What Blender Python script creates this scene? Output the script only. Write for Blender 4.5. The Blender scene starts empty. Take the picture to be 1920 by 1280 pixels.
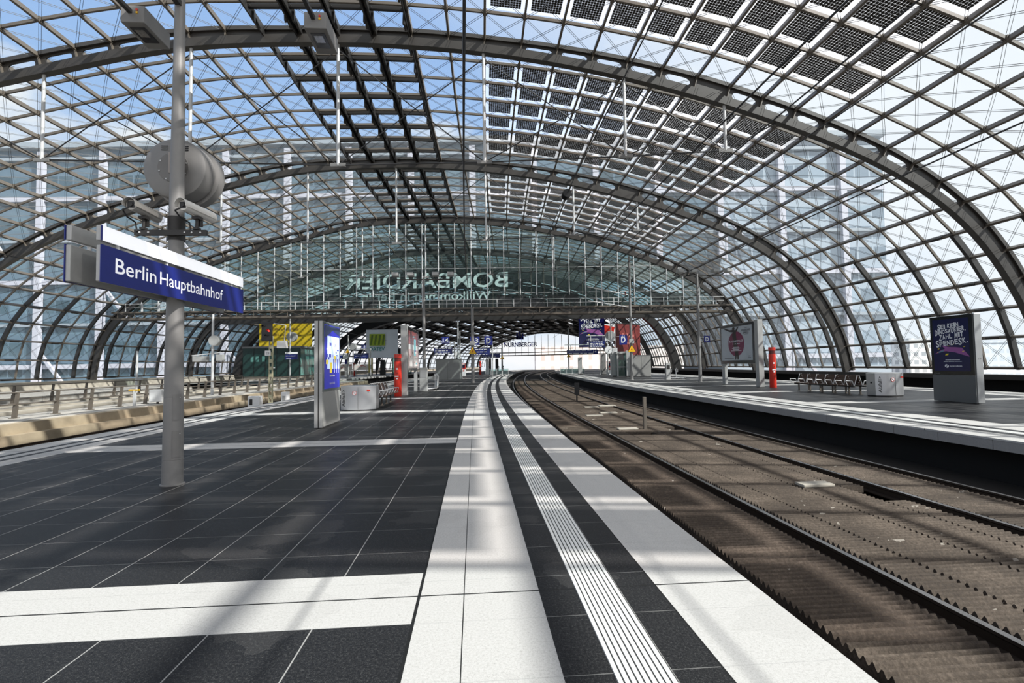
import bpy, math, random
import numpy as np
from mathutils import Vector, Matrix
random.seed(7)
C = bpy.context.scene.collection
SC = bpy.context.scene
PI = math.pi
H = 1.65                      # eye height above the platform
# ------------------------------------------------------------------ track curve
SG = np.arange(-30, 230, .25)
_u = np.clip(SG, -10, 55) / 50
_k = .000131 + .009012 * _u - .00762 * _u ** 2
_k = _k + np.clip((SG - 52) / 20, 0, 1) * .0019      # the hall bends further right beyond the crossing
_h = np.cumsum(_k) * .25
_h = _h - np.interp(0, SG, _h) - .076085
_x = np.cumsum(np.sin(_h)) * .25
_y = np.cumsum(np.cos(_h)) * .25
_x -= np.interp(0, SG, _x)
_y -= np.interp(0, SG, _y)
SGm, _x, _y = SG * H, _x * H, _y * H
def head(s): return float(np.interp(s, SGm, _h))
def F(s, d, z=0.):
    """along the track s, sideways d (right positive), height z -> world"""
    h = head(s)
    return Vector((float(np.interp(s, SGm, _x)) + d * math.cos(h), float(np.interp(s, SGm, _y)) - d * math.sin(h), z))
# ------------------------------------------------------------------ mesh builder
class MB:
    def __init__(self): self.v = []; self.f = []; self.uv = []; self.mi = []; self.has_uv = False
    def add(self, vs, fs, uvs=None, mi=0):
        n = len(self.v); self.v += [tuple(v) for v in vs]
        for i, f in enumerate(fs):
            self.f.append([n + k for k in f]); self.mi.append(mi)
            if uvs: self.has_uv = True; self.uv.append([uvs[k] for k in f])
            else: self.uv.append([(0, 0)] * len(f))
    def box(self, x0, x1, y0, y1, z0, z1, mi=0):
        v = [(x, y, z) for z in (z0, z1) for y in (y0, y1) for x in (x0, x1)]
        self.add(v, [(0, 2, 3, 1), (4, 5, 7, 6), (0, 1, 5, 4), (2, 6, 7, 3), (0, 4, 6, 2), (1, 3, 7, 5)], None, mi)
    def bar(self, p, q, w, h=None, up=(0, 0, 1), mi=0):
        """rectangular bar from p to q; w across, h along up"""
        h = w if h is None else h
        p, q = Vector(p), Vector(q); t = (q - p)
        if t.length < 1e-6: return
        t.normalize(); u = Vector(up)
        a = t.cross(u)
        if a.length < 1e-4: a = t.cross(Vector((1, 0, 0)))
        a.normalize(); b = a.cross(t)
        vs = [c + a * (w / 2 * i) + b * (h / 2 * j) for c in (p, q) for i, j in ((-1, -1), (1, -1), (1, 1), (-1, 1))]
        self.add(vs, [(0, 1, 2, 3), (7, 6, 5, 4), (0, 4, 5, 1), (1, 5, 6, 2), (2, 6, 7, 3), (3, 7, 4, 0)], None, mi)
    def tube(self, p, q, r, n=8, r2=None, mi=0, cap=True):
        r2 = r if r2 is None else r2
        p, q = Vector(p), Vector(q); t = q - p
        if t.length < 1e-6: return
        t.normalize(); a = t.orthogonal().normalized(); b = t.cross(a)
        vs = []
        for c, rr in ((p, r), (q, r2)):
            vs += [c + (a * math.cos(2 * PI * i / n) + b * math.sin(2 * PI * i / n)) * rr for i in range(n)]
        fs = [(i, (i + 1) % n, n + (i + 1) % n, n + i) for i in range(n)]
        if cap: fs += [tuple(range(n))[::-1], tuple(range(n, 2 * n))]
        self.add(vs, fs, None, mi)
    def path(self, pts, r, n=6, mi=0):
        for a, b in zip(pts[:-1], pts[1:]): self.tube(a, b, r, n, None, mi)
    def loft(self, rings, closed=True, caps=True, mi=0, uvr=None):
        n = len(rings[0]); vs = [v for r in rings for v in r]; fs = []
        for i in range(len(rings) - 1):
            for j in range(n if closed else n - 1):
                k = (j + 1) % n
                fs.append((i * n + j, i * n + k, (i + 1) * n + k, (i + 1) * n + j))
        if caps and closed: fs += [tuple(range(n))[::-1], tuple(range((len(rings) - 1) * n, len(rings) * n))]
        self.add(vs, fs, [u for r in uvr for u in r] if uvr else None, mi)
    def lathe(self, prof, n=24, c=(0, 0, 0), mi=0, ax='z'):
        rings = []
        for r, z in prof:
            ring = []
            for i in range(n):
                a = 2 * PI * i / n; x, y = r * math.cos(a), r * math.sin(a)
                ring.append((c[0] + x, c[1] + y, c[2] + z) if ax == 'z' else (c[0] + x, c[1] + z, c[2] - y))
            rings.append(ring)
        self.loft(rings, True, True, mi)
    def poly(self, pts, d, mi=0):
        """extrude polygon pts by vector d"""
        n = len(pts); d = Vector(d); vs = [Vector(p) for p in pts] + [Vector(p) + d for p in pts]
        self.add(vs, [tuple(range(n)), tuple(range(n, 2 * n))[::-1]] + [(i, n + i, n + (i + 1) % n, (i + 1) % n) for i in range(n)], None, mi)
    def build(self, name, mat, parent=None, smooth=False, bevel=0):
        me = bpy.data.meshes.new(name); me.from_pydata(self.v, [], self.f)
        for m in (mat if isinstance(mat, (list, tuple)) else [mat]): me.materials.append(m)
        me.polygons.foreach_set('material_index', self.mi)
        if self.has_uv:
            ul = me.uv_layers.new(name='UVMap'); ul.data.foreach_set('uv', [c for f in self.uv for p in f for c in p])
        import bmesh
        bm = bmesh.new(); bm.from_mesh(me); bmesh.ops.recalc_face_normals(bm, faces=bm.faces[:])
        if smooth:
            for f in bm.faces: f.smooth = True
            for e in bm.edges:
                if len(e.link_faces) == 2 and e.calc_face_angle(0) > .7: e.smooth = False
        bm.to_mesh(me); bm.free()
        o = bpy.data.objects.new(name, me); C.objects.link(o)
        if parent is not None: o.parent = parent
        if bevel:
            b = o.modifiers.new('bevel', 'BEVEL'); b.width = bevel; b.segments = 2; b.limit_method = 'ANGLE'
        return o
def tag(o, label=None, cat=None, group=None, kind=None):
    if label: o['label'] = label
    if cat: o['category'] = cat
    if group: o['group'] = group
    if kind: o['kind'] = kind
    return o
def thing(name, label, cat, loc=(0, 0, 0), rz=0, group=None, kind=None):
    o = bpy.data.objects.new(name, None); C.objects.link(o)
    o.location = loc; o.rotation_euler = (0, 0, rz); o.empty_display_size = .2
    return tag(o, label, cat, group, kind)
def at(name, label, cat, s, d, z=0, turn=0, group=None, kind=None):
    """a thing standing at (s, d): its local x is sideways, its local y along the track"""
    return thing(name, label, cat, F(s, d, z), -head(s) + turn, group, kind)
def copy_tree(o, parent=None):
    c = o.copy(); C.objects.link(c)
    if parent is not None: c.parent = parent
    for ch in list(o.children): copy_tree(ch, c)
    return c
def put(o, s, d, z=0, turn=0):
    o.location = F(s, d, z); o.rotation_euler = (0, 0, -head(s) + turn); return o
# ------------------------------------------------------------------ materials
class NT:
    """small helper around a node tree"""
    def __init__(self, t): self.t = t; self.n = t.nodes; self.l = t.links
    def node(self, typ, **kw):
        n = self.n.new(typ)
        for k, v in kw.items(): setattr(n, k, v)
        return n
    def put(self, sock, v):
        if isinstance(v, bpy.types.NodeSocket): self.l.new(v, sock)
        else: sock.default_value = v
    def m(self, op, a, b=0., c=0.):
        n = self.node('ShaderNodeMath', operation=op)
        self.put(n.inputs[0], a); self.put(n.inputs[1], b)
        if op in ('MULTIPLY_ADD', 'COMPARE', 'WRAP'): self.put(n.inputs[2], c)
        return n.outputs[0]
    def mix(self, f, a, b):
        n = self.node('ShaderNodeMix', data_type='RGBA')
        self.put(n.inputs[0], f); self.put(n.inputs[6], a); self.put(n.inputs[7], b)
        return n.outputs[2]
    def noise(self, scale, detail=3, vec=None, rough=.5):
        n = self.node('ShaderNodeTexNoise'); n.inputs['Scale'].default_value = scale
        n.inputs['Detail'].default_value = detail; n.inputs['Roughness'].default_value = rough
        if vec is not None: self.l.new(vec, n.inputs['Vector'])
        return n.outputs[0]
    def ramp(self, f, stops, interp='LINEAR'):
        n = self.node('ShaderNodeValToRGB'); r = n.color_ramp; r.interpolation = interp
        while len(r.elements) > 1: r.elements.remove(r.elements[-1])
        for i, (p, c) in enumerate(stops):
            e = r.elements[0] if i == 0 else r.elements.new(p)
            e.position = p; e.color = tuple(c) + ((1,) if len(c) == 3 else ())
        self.l.new(f, n.inputs[0]); return n.outputs[0]
    def line(self, v, period, width, off=0.):
        """1 on lines of the given width every period"""
        a = self.m('SUBTRACT', v, off - width / 2); a = self.m('DIVIDE', a, period); a = self.m('FRACT', a)
        return self.m('LESS_THAN', a, width / period)
    def band(self, v, lo, hi): return self.m('MULTIPLY', self.m('GREATER_THAN', v, lo), self.m('LESS_THAN', v, hi))
def newmat(name):
    m = bpy.data.materials.new(name); m.use_nodes = True
    t = NT(m.node_tree); b = m.node_tree.nodes['Principled BSDF']; return m, t, b
MATS = {}
def mat(name, col, rough=.5, metal=0., var=.12, scale=6., bump=0., spec=.5, emit=0.):
    if name in MATS: return MATS[name]
    m, t, b = newmat(name)
    co = t.node('ShaderNodeTexCoord').outputs['Object']
    n = t.noise(scale, 4, co)
    f = t.m('MULTIPLY_ADD', n, 2 * var, 1 - var)
    v = t.node('ShaderNodeMix', data_type='RGBA', blend_type='MULTIPLY'); v.inputs[0].default_value = 1
    v.inputs[6].default_value = tuple(col) + (1,); cb = t.node('ShaderNodeCombineColor')
    for i in range(3): t.l.new(f, cb.inputs[i])
    t.l.new(cb.outputs[0], v.inputs[7]); t.l.new(v.outputs[2], b.inputs['Base Color'])
    b.inputs['Roughness'].default_value = rough; b.inputs['Metallic'].default_value = metal
    b.inputs['Specular IOR Level'].default_value = spec
    if emit:
        b.inputs['Emission Color'].default_value = tuple(col) + (1,); b.inputs['Emission Strength'].default_value = emit
    if bump:
        bn = t.node('ShaderNodeBump'); bn.inputs['Strength'].default_value = bump; bn.inputs['Distance'].default_value = .01
        t.l.new(t.noise(scale * 8, 3, co), bn.inputs['Height']); t.l.new(bn.outputs[0], b.inputs['Normal'])
    MATS[name] = m; return m
def glass(name, tint, refl=.5, dust=.05, rough=.02, dustcol=(.8, .85, .9)):
    m, t, b = newmat(name); t.n.remove(b)
    tr = t.node('ShaderNodeBsdfTransparent'); tr.inputs[0].default_value = tuple(tint) + (1,)
    gl = t.node('ShaderNodeBsdfGlossy'); gl.inputs['Roughness'].default_value = rough
    lw = t.node('ShaderNodeLayerWeight'); lw.inputs[0].default_value = .5
    fr = t.m('MULTIPLY_ADD', t.m('POWER', lw.outputs['Facing'], 4.5), .75, .035)
    df = t.node('ShaderNodeBsdfDiffuse'); df.inputs[0].default_value = tuple(dustcol) + (1,)
    tl = t.node('ShaderNodeBsdfTranslucent'); tl.inputs[0].default_value = tuple(dustcol) + (1,)
    a0 = t.node('ShaderNodeMixShader'); a0.inputs[0].default_value = .5
    t.l.new(df.outputs[0], a0.inputs[1]); t.l.new(tl.outputs[0], a0.inputs[2])
    a = t.node('ShaderNodeMixShader'); a.inputs[0].default_value = dust
    t.l.new(tr.outputs[0], a.inputs[1]); t.l.new(a0.outputs[0], a.inputs[2])
    c = t.node('ShaderNodeMixShader'); t.l.new(t.m('MULTIPLY', fr, refl), c.inputs[0])
    t.l.new(a.outputs[0], c.inputs[1]); t.l.new(gl.outputs[0], c.inputs[2])
    t.l.new(c.outputs[0], t.n['Material Output'].inputs[0]); return m
steel = mat('taupe_steel', (.125, .105, .085), .45, 0, .1, 2.)
ribsteel = mat('arch_steel', (.042, .037, .033), .45, 0, .12, 2.)
dsteel = mat('dark_steel', (.022, .02, .019), .5, 0, .15, 3.)
lsteel = mat('light_steel', (.62, .62, .62), .4, .2, .08, 5.)
greypaint = mat('grey_paint', (.21, .205, .2), .5, .1, .12, 3., .05)
alu = mat('brushed_aluminium', (.5, .5, .5), .38, .75, .06, 40.)
alum = mat('matt_aluminium', (.42, .42, .41), .5, .3, .06, 20.)
black = mat('black_paint', (.012, .012, .013), .4)
rubber = mat('black_rubber', (.02, .02, .02), .8)
white = mat('white_paint', (.8, .8, .8), .4, 0, .04)
blue = mat('station_blue', (.012, .022, .2), .35, 0, .05)
navy = mat('display_navy', (.008, .012, .06), .3, 0, .1)
red = mat('signal_red', (.6, .03, .015), .35, 0, .06)
dred = mat('dark_red', (.12, .008, .006), .35)
yellow = mat('warning_yellow', (.8, .45, .01), .4, 0, .05)
wood = mat('dark_wood', (.06, .03, .018), .45, 0, .3, 14.)
conc = mat('pale_concrete', (.42, .38, .32), .85, 0, .2, 2., .3)
tan = mat('tan_concrete', (.36, .29, .2), .85, 0, .25, 3., .3)
granite = mat('grey_granite', (.27, .265, .255), .6, 0, .3, 55.)
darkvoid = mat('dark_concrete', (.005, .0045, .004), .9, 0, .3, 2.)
rust = mat('rusty_rail', (.03, .02, .014), .5, .3, .3, 10.)
railtop = mat('polished_rail', (.3, .28, .27), .25, .9, .1, 10.)
cable = mat('black_cable', (.02, .02, .022), .5)
# ------------------------------------------------------------------ camera
def camera():
    cd = bpy.data.cameras.new('camera'); cd.sensor_width = 36; cd.lens = 946.5 / 1920 * 36
    cd.clip_start = .05; cd.clip_end = 3000
    o = bpy.data.objects.new('camera', cd); C.objects.link(o)
    th, ro = .046378, .014814
    fwd = Vector((0, math.cos(th), math.sin(th))); up0 = Vector((0, -math.sin(th), math.cos(th))); rt0 = Vector((1, 0, 0))
    up = up0 * math.cos(ro) + rt0 * math.sin(ro); rt = rt0 * math.cos(ro) - up0 * math.sin(ro)
    M = Matrix((rt, up, -fwd)).transposed().to_4x4(); M.translation = (0, 0, H)
    o.matrix_world = M; SC.camera = o
camera()
# ------------------------------------------------------------------ sky and sun
SUN = Vector((-.980, .505, -1.0)).normalized()
def sky():
    w = bpy.data.worlds.new('sky'); SC.world = w; w.use_nodes = True
    t = NT(w.node_tree); bg = w.node_tree.nodes['Background']
    g = t.node('ShaderNodeTexCoord').outputs['Generated']
    sp = t.node('ShaderNodeSeparateXYZ'); t.l.new(g, sp.inputs[0]); z = sp.outputs[2]
    base = t.ramp(z, [(0., (.80, .88, .96)), (.12, (.62, .76, .95)), (.4, (.36, .57, .92)), (.62, (.28, .48, .87)), (.8, (.05, .12, .34)), (1., (.03, .08, .26))])
    mp = t.node('ShaderNodeMapping'); mp.inputs['Scale'].default_value = (1.3, 1.3, 3.2); t.l.new(g, mp.inputs[0])
    cl = t.noise(2.3, 7, mp.outputs[0], .55)
    low = t.ramp(z, [(0., (.16,) * 3), (.45, (.07,) * 3), (.62, (-.08 + .08,) * 3)])
    cm = t.ramp(t.m('ADD', cl, low), [(.56, (0, 0, 0)), (.68, (1, 1, 1))])
    col = t.mix(cm, base, (.97, .98, 1., 1))
    dt = t.node('ShaderNodeVectorMath', operation='DOT_PRODUCT'); t.l.new(g, dt.inputs[0]); dt.inputs[1].default_value = tuple(-SUN)
    gl = t.ramp(dt.outputs['Value'], [(-.02, (0, 0, 0)), (.32, (1, 1, 1))])
    col = t.mix(t.m('MULTIPLY', gl, .96), col, (1.02, 1.03, 1.06, 1))
    t.l.new(col, bg.inputs[0]); bg.inputs[1].default_value = 1.0
    ld = bpy.data.lights.new('sun', 'SUN'); ld.energy = 8.2; ld.angle = .0093; ld.color = (1., .95, .88)
    o = bpy.data.objects.new('sun', ld); C.objects.link(o); o.rotation_euler = SUN.to_track_quat('-Z', 'Y').to_euler()
sky()
SC.view_settings.view_transform = 'Standard'; SC.view_settings.look = 'None'
SC.view_settings.exposure = 0.; SC.view_settings.gamma = 1.
try: SC.view_settings.use_curve_mapping = False
except Exception: pass
SC.cycles.max_bounces = 6; SC.cycles.diffuse_bounces = 3; SC.cycles.glossy_bounces = 3
SC.cycles.transparent_max_bounces = 40; SC.cycles.caustics_reflective = False; SC.cycles.caustics_refractive = False
SC.cycles.sample_clamp_indirect = 6
# ================================================================== THE ROOF
PROF = [(28.43, 0.71), (28.28, 1.98), (27.8, 3.42), (27.2, 4.7), (26.37, 6.17), (25.44, 7.49), (23.97, 9.0), (22.19, 10.29), (19.56, 11.69), (16.79, 12.83), (13.21, 14.04), (9.73, 15.03), (5.31, 16.01), (1.05, 16.64), (-4.19, 17.0), (-8.89, 16.96), (-14.13, 16.56), (-16.66, 16.02), (-19.36, 15.34), (-21.62, 14.77), (-24.13, 14.14), (-26.3, 13.58), (-28.71, 12.84), (-30.7, 12.09), (-32.83, 11.11), (-34.57, 10.16), (-36.4, 8.98), (-37.83, 7.86), (-39.19, 6.48), (-40.1, 5.19), (-40.79, 3.66), (-41.11, 2.28), (-41.23, 0.71)]
def _spline(P, n):
    P = np.array(P); L = np.concatenate([[0], np.cumsum(np.hypot(*np.diff(P, axis=0).T))])
    T = np.gradient(P, L, axis=0); l = np.linspace(0, L[-1], n); i = np.clip(np.searchsorted(L, l, 'right') - 1, 0, len(L) - 2)
    h = (L[i + 1] - L[i]); u = (l - L[i]) / h; u, h = u[:, None], h[:, None]
    return (2 * u ** 3 - 3 * u ** 2 + 1) * P[i] + (u ** 3 - 2 * u ** 2 + u) * h * T[i] + (-2 * u ** 3 + 3 * u ** 2) * P[i + 1] + (u ** 3 - u ** 2) * h * T[i + 1]
PD = _spline(PROF, 800)
def _pad(v, n): return np.concatenate([2 * v[0] - v[n:0:-1], v, 2 * v[-1] - v[-2:-n - 2:-1]])
PD = np.stack([np.convolve(_pad(PD[:, k], 20), np.ones(41) / 41, 'valid') for k in (0, 1)], 1)
PL = np.concatenate([[0], np.cumsum(np.hypot(*np.diff(PD, axis=0).T))])
PT = np.gradient(PD, PL, axis=0); PT /= np.hypot(*PT.T)[:, None]
def prof(l, off=0.):
    d, z = (float(np.interp(l, PL, PD[:, k])) for k in (0, 1)); tx, tz = (float(np.interp(l, PL, PT[:, k])) for k in (0, 1))
    return d + tz * off, z - tx * off          # outward normal of a curve running right foot -> left foot
def depth(l): return float(np.interp(l, [0, 6, 14, 24, 34, 44, 54, 62, 72, 83], [.8, .95, 1.1, 1.12, .85, .8, 1.05, 1.1, 1., .8]))
NODES = [.25, 1.9, 3.45, 4.97, 6.45, 7.93, 9.47, 10.97, 12.54, 14.05, 15.74, 17.35, 18.95, 20.7, 22.42, 24.11, 25.87, 27.6, 29.3, 31.04, 32.78, 34.56, 36.27, 38.01, 39.76, 41.47, 43.22, 44.95, 46.61, 48.23, 49.95, 51.64, 53.26, 54.9, 56.58, 58.25, 59.9, 61.55, 63.2, 64.85, 66.5, 68.1, 69.7, 71.3, 72.9, 74.5, 76.1, 77.7, 79.3, 80.9, 82.6]
PV0, PV1 = NODES.index(17.35), NODES.index(34.56)
VT0, VT1 = NODES.index(38.01), NODES.index(44.95)
def rib_s(k): return 23.79 + 15.0 * (k - 1)
def R(s, l, off): return F(s, *prof(l, off))
def outward(s, l):
    a, b = R(s, l, 0), R(s, l, 1.); return (b - a)
roofglass = glass('roof_glass', (.86, .92, .95), .55, .085)
gableglass = glass('gable_glass', (.62, .74, .73), .6, .05, .02, (.55, .7, .7))
# solar panel: opaque cells with clear gaps in milky glass
def pvmat():
    m, t, b = newmat('solar_cells'); t.n.remove(b)
    uv = t.node('ShaderNodeUVMap').outputs[0]; sp = t.node('ShaderNodeSeparateXYZ'); t.l.new(uv, sp.inputs[0]); u, v = sp.outputs[0], sp.outputs[1]
    def ax(x, lo, hi, n):
        y = t.m('DIVIDE', t.m('SUBTRACT', x, lo), (hi - lo) / n)
        return t.m('ABSOLUTE', t.m('SUBTRACT', t.m('FRACT', y), .5)), t.band(x, lo, hi)
    a, ia = ax(u, .115, .885, 11); c, ic = ax(v, .115, .885, 10)
    cell = t.m('MULTIPLY', t.m('LESS_THAN', a, .481), t.m('LESS_THAN', c, .481))
    cell = t.m('MULTIPLY', cell, t.m('LESS_THAN', t.m('ADD', a, c), .87))
    cell = t.m('MULTIPLY', cell, t.m('MULTIPLY', ia, ic))
    d = t.node('ShaderNodeBsdfPrincipled'); d.inputs['Base Color'].default_value = (.03, .027, .022, 1); d.inputs['Roughness'].default_value = .5; d.inputs['Specular IOR Level'].default_value = .1
    tl = t.node('ShaderNodeBsdfTranslucent'); tl.inputs[0].default_value = (.85, .87, .9, 1)
    tr = t.node('ShaderNodeBsdfTransparent'); tr.inputs[0].default_value = (.95, .96, .98, 1)
    g = t.node('ShaderNodeMixShader'); g.inputs[0].default_value = .78; t.l.new(tl.outputs[0], g.inputs[1]); t.l.new(tr.outputs[0], g.inputs[2])
    x = t.node('ShaderNodeMixShader'); t.l.new(cell, x.inputs[0]); t.l.new(g.outputs[0], x.inputs[1]); t.l.new(d.outputs[0], x.inputs[2])
    t.l.new(x.outputs[0], t.n['Material Output'].inputs[0]); return m
pv = pvmat()
def roof_bay(k, label, cells=True, brace=True, vents=True, nsub=8, wide=.1, gl=True, pvlabel=None):
    s0, s1 = rib_s(k), rib_s(k + 1); ss = [s0 + (s1 - s0) * j / nsub for j in range(nsub + 1)]
    top = tag(bpy.data.objects.new('ceiling', None), label, 'roof', None, 'structure'); C.objects.link(top)
    skin = lambda s, i, off=0.: R(s, NODES[i], depth(NODES[i]) + off)
    n = len(NODES)
    P = [[skin(s, i) for i in range(n)] for s in ss]
    N = [[outward(ss[0], NODES[i])] for i in range(n)]
    # longitudinal purlins
    mb = MB()
    for i in range(n):
        up = N[i][0]; steep = 1.25 if i < PV0 - 4 else 1.
        for j in range(nsub):
            mb.bar(P[j][i] - up * .13, P[j + 1][i] - up * .13, wide * steep, .24, up)
    mb.build('purlin_grid', steel, top)
    # transverse arcs
    mb = MB()
    for j in range(1, nsub):
        for i in range(n - 1):
            up = (N[i][0] + N[i + 1][0]) / 2
            mb.bar(P[j][i] - up * .08, P[j][i + 1] - up * .08, .1, .13, up)
            mb.bar(P[j][i] - up * .2, P[j][i] + up * .02, .17, .17, P[j][i + 1] - P[j][i])
    mb.build('transverse_arcs', steel, top)
    if k < 5:
        mb = MB()
        for lo, hi in ((0, 5), (n - 6, n - 1)):
            for j in range(1, nsub, 2):
                for i in range(lo, hi):
                    up = (N[i][0] + N[i + 1][0]) / 2; mb.bar(P[j][i] - up * .14, P[j][i + 1] - up * .14, .2, .3, up)
                    if j + 1 < nsub: mb.bar(P[j][i + 1] - up * .1, P[j + 1][i + 1] - up * .1, .16, .16, up); mb.bar(P[j][i + 1].lerp(P[j + 1][i + 1], .3) - up * .22, P[j][i + 1].lerp(P[j + 1][i + 1], .7) - up * .22, .14, .12, up)
        mb.build('window_frames', dsteel, top)
    if gl:
        mb = MB()
        for j in range(nsub):
            for i in range(n - 1):
                if cells and PV0 <= i < PV1 and 0 < j < nsub - 1: continue
                up = N[i][0] * .06; q = [P[j][i] + up, P[j][i + 1] + up, P[j + 1][i + 1] + up, P[j + 1][i] + up]
                mb.add(q, [(0, 1, 2, 3)])
        mb.build('glazing', roofglass, top)
    if brace:
        mb = MB()
        for j in range(nsub):
            for i in range(n - 1):
                up = N[i][0] * .16
                for a, b in (((j, i), (j + 1, i + 1)), ((j + 1, i), (j, i + 1))):
                    p, q = P[a[0]][a[1]] - up, P[b[0]][b[1]] - up
                    e = (q - p).cross(up).normalized() * .045
                    mb.bar(p + e, q + e, .013, .013, up); mb.bar(p - e, q - e, .013, .013, up)
        mb.build('bracing_cables', cable, top)
    if vents:
        for i in range(VT0, VT1):
            for j in range(nsub):
                mb = MB(); up = N[i][0]
                A, B, D, E = P[j][i], P[j + 1][i], P[j + 1][i + 1], P[j][i + 1]
                w = lambda p, q, f: p.lerp(q, f)
                heavy = .5 if i % 2 == 0 else .32
                for (p, q) in ((w(A, E, .06), w(B, D, .06)), (w(A, E, .94), w(B, D, .94))):
                    mb.bar(p - up * .26, q - up * .26, .07, heavy, up)
                mb.bar(w(A, B, .12) - up * .16, w(E, D, .12) - up * .16, .12, .2, up)
                mb.bar(w(A, B, .2) - up * .1, w(E, D, .2) - up * .1, .06, .1, up)
                for f in (.1, .9):
                    p = w(w(A, E, f), w(B, D, f), .3)
                    mb.bar(p - up * .1, p - up * .62, .1, .16, B - A)
                    mb.bar(w(w(A, E, f), w(B, D, f), .34) - up * .3, w(w(A, E, f), w(B, D, f), .62) - up * .5, .1, .1, up)
                mb.build('vent_flap', dsteel, top)
    if cells:
        for i in range(PV0, PV1):
            for j in range(1, nsub - 1):
                up = N[i][0]; q = [P[j][i], P[j][i + 1], P[j + 1][i + 1], P[j + 1][i]]
                c = sum(q, Vector()) / 4; q = [c + (p - c) * .97 + up * .06 for p in q]
                mb = MB(); uvs = [(0, 0), (1, 0), (1, 1), (0, 1)]
                o = [v - c for v in q]; 
                mb.add(o, [(0, 1, 2, 3)], uvs)
                ob = mb.build('solar_panel', pv); ob.location = c
                tag(ob, pvlabel, 'solar panel', pvlabel.replace('dark gridded solar panel', 'solar panels'))
    return top
BAYS = [(-1, 'glazed roof bay above and behind the camera', 'dark gridded solar panel in the roof bay behind the viewer'),
        (0, 'glazed roof bay overhead, in front of the first steel arch', 'dark gridded solar panel in the roof bay before the nearest arch'),
        (1, 'glazed roof bay between the nearest and the second steel arch', 'dark gridded solar panel in the roof bay behind the nearest arch'),
        (2, 'glazed roof bay between the second arch and the glass end wall', 'dark gridded solar panel in the roof bay before the glass end wall')]
for k, lb, pl in BAYS: roof_bay(k, lb, True, k >= 0, True, 8, .1, True, pl)
roof_bay(3, 'glazed roof bay seen through the glass end wall', False, True, True, 8)
UPZ = (0, 0, 1)
def arch_rib(k, label, hang=True, full=True):
    s = rib_s(k); top = tag(bpy.data.objects.new('ceiling', None), label, 'steel arch', None, 'structure'); C.objects.link(top); top.name = 'arch_rib'
    ls = sorted(set([0.] + NODES + [(a + b) / 2 for a, b in zip(NODES[:-1], NODES[1:])] + [83.0])); wd = .36
    def ringed(lo, hi, w):
        rings = []
        for l in ls:
            a, b = lo(l), hi(l); hs = head(s); t = Vector((math.sin(hs), math.cos(hs), 0)) * (w / 2)
            p, q = R(s, l, a), R(s, l, b); rings.append([p - t, p + t, q + t, q - t])
        return rings
    mb = MB(); mb.loft(ringed(lambda l: 0., lambda l: .4, wd)); mb.build('lower_flange', ribsteel, top)
    mb = MB(); mb.loft(ringed(lambda l: depth(l) - .17, lambda l: depth(l) + .02, .3)); mb.build('upper_flange', ribsteel, top)
    mb = MB(); hs = head(s); t = Vector((math.sin(hs), math.cos(hs), 0))
    for a, b in zip(NODES[:-1], NODES[1:]):
        m = (a + b) / 2; lo, hi = .4, depth(m) - .17; gap = hi - lo
        hole = full and gap > .3 and 10 < m < 75 and not 35 < m < 47 and NODES.index(a) % 7 not in (0,)
        n = 20; out, inn = [], []
        for i in range(n):
            an = 2 * PI * i / n; cx, cy = math.cos(an), math.sin(an); mx = max(abs(cx), abs(cy))
            f = lambda u, v: (m + u * (b - a) / 2, lo + (v + 1) / 2 * gap)
            out.append(f(cx / mx, cy / mx)); e = .55
            inn.append(f(.72 * math.copysign(abs(cx) ** e, cx), .80 * math.copysign(abs(cy) ** .8, cy) - .08))
        rings = [[R(s, l, o) + t * q for l, o in c] for c, q in ((out, -.03), (inn, -.03), (inn, .03), (out, .03))]
        if hole:
            vs = [v for r in rings for v in r]
            mb.add(vs, [(r * n + i, r * n + (i + 1) % n, (r + 1) * n + (i + 1) % n, (r + 1) * n + i) for r in range(3) for i in range(n)])
        else:
            mb.add(rings[0] + rings[3], [tuple(range(n)), tuple(range(n, 2 * n))])
    for l in NODES:
        mb.bar(R(s, l, .38), R(s, l, depth(l) - .1), .3, .05, R(s, l + .3, 0) - R(s, l - .3, 0), 1)
        for q in (-1, 1):
            mb.bar(R(s, l, depth(l) - .1) + t * .14 * q, R(s, l, depth(l) - .05) + t * .5 * q, .06, .1, UPZ, 1)
    mb.build('web', [ribsteel, steel], top)
    if hang:
        pts = []
        for l in (54.9, 48.23, 41.47, 34.56, 27.6, 22.42):
            d, z = prof(l); zb = float(np.interp(d, [-18, -5, 5, 12], [11.3, 11.15, 11.55, 12.05]))
            mb = MB(); p, q = F(s, d, z + .05), F(s, d, zb); mb.tube(p, q, .075, 10); 
            mb.build('hanging_strut', lsteel, top, True)
            mb = MB(); mb.bar(q + Vector((-.35, 0, .0)), q + Vector((.35, 0, .0)), .12, .16); mb.build('cable_node', greypaint, top)
            pts.append((p, q))
        mb = MB(); a, b = R(s, 59.9, .1), R(s, 19.6, .1)
        mb.path([a] + [q for p, q in pts] + [b], .035)
        for (p, q), (p2, q2) in zip(pts[:-1], pts[1:]):
            mb.tube(p - Vector((0, 0, .3)), q2, .028, 5); mb.tube(q, p2 - Vector((0, 0, .3)), .028, 5)
        mb.build('tie_cables', cable, top)
    return top
arch_rib(-1, 'steel arch far behind the camera', False)
arch_rib(0, 'steel arch above the camera', False)
arch_rib(1, 'nearest steel arch across the top of the picture with hanging struts')
arch_rib(2, 'second steel arch, beyond the nearest one')
arch_rib(3, 'third steel arch, carrying the glass end wall', True)
arch_rib(4, 'fourth steel arch, seen through the glass end wall', False)
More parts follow.
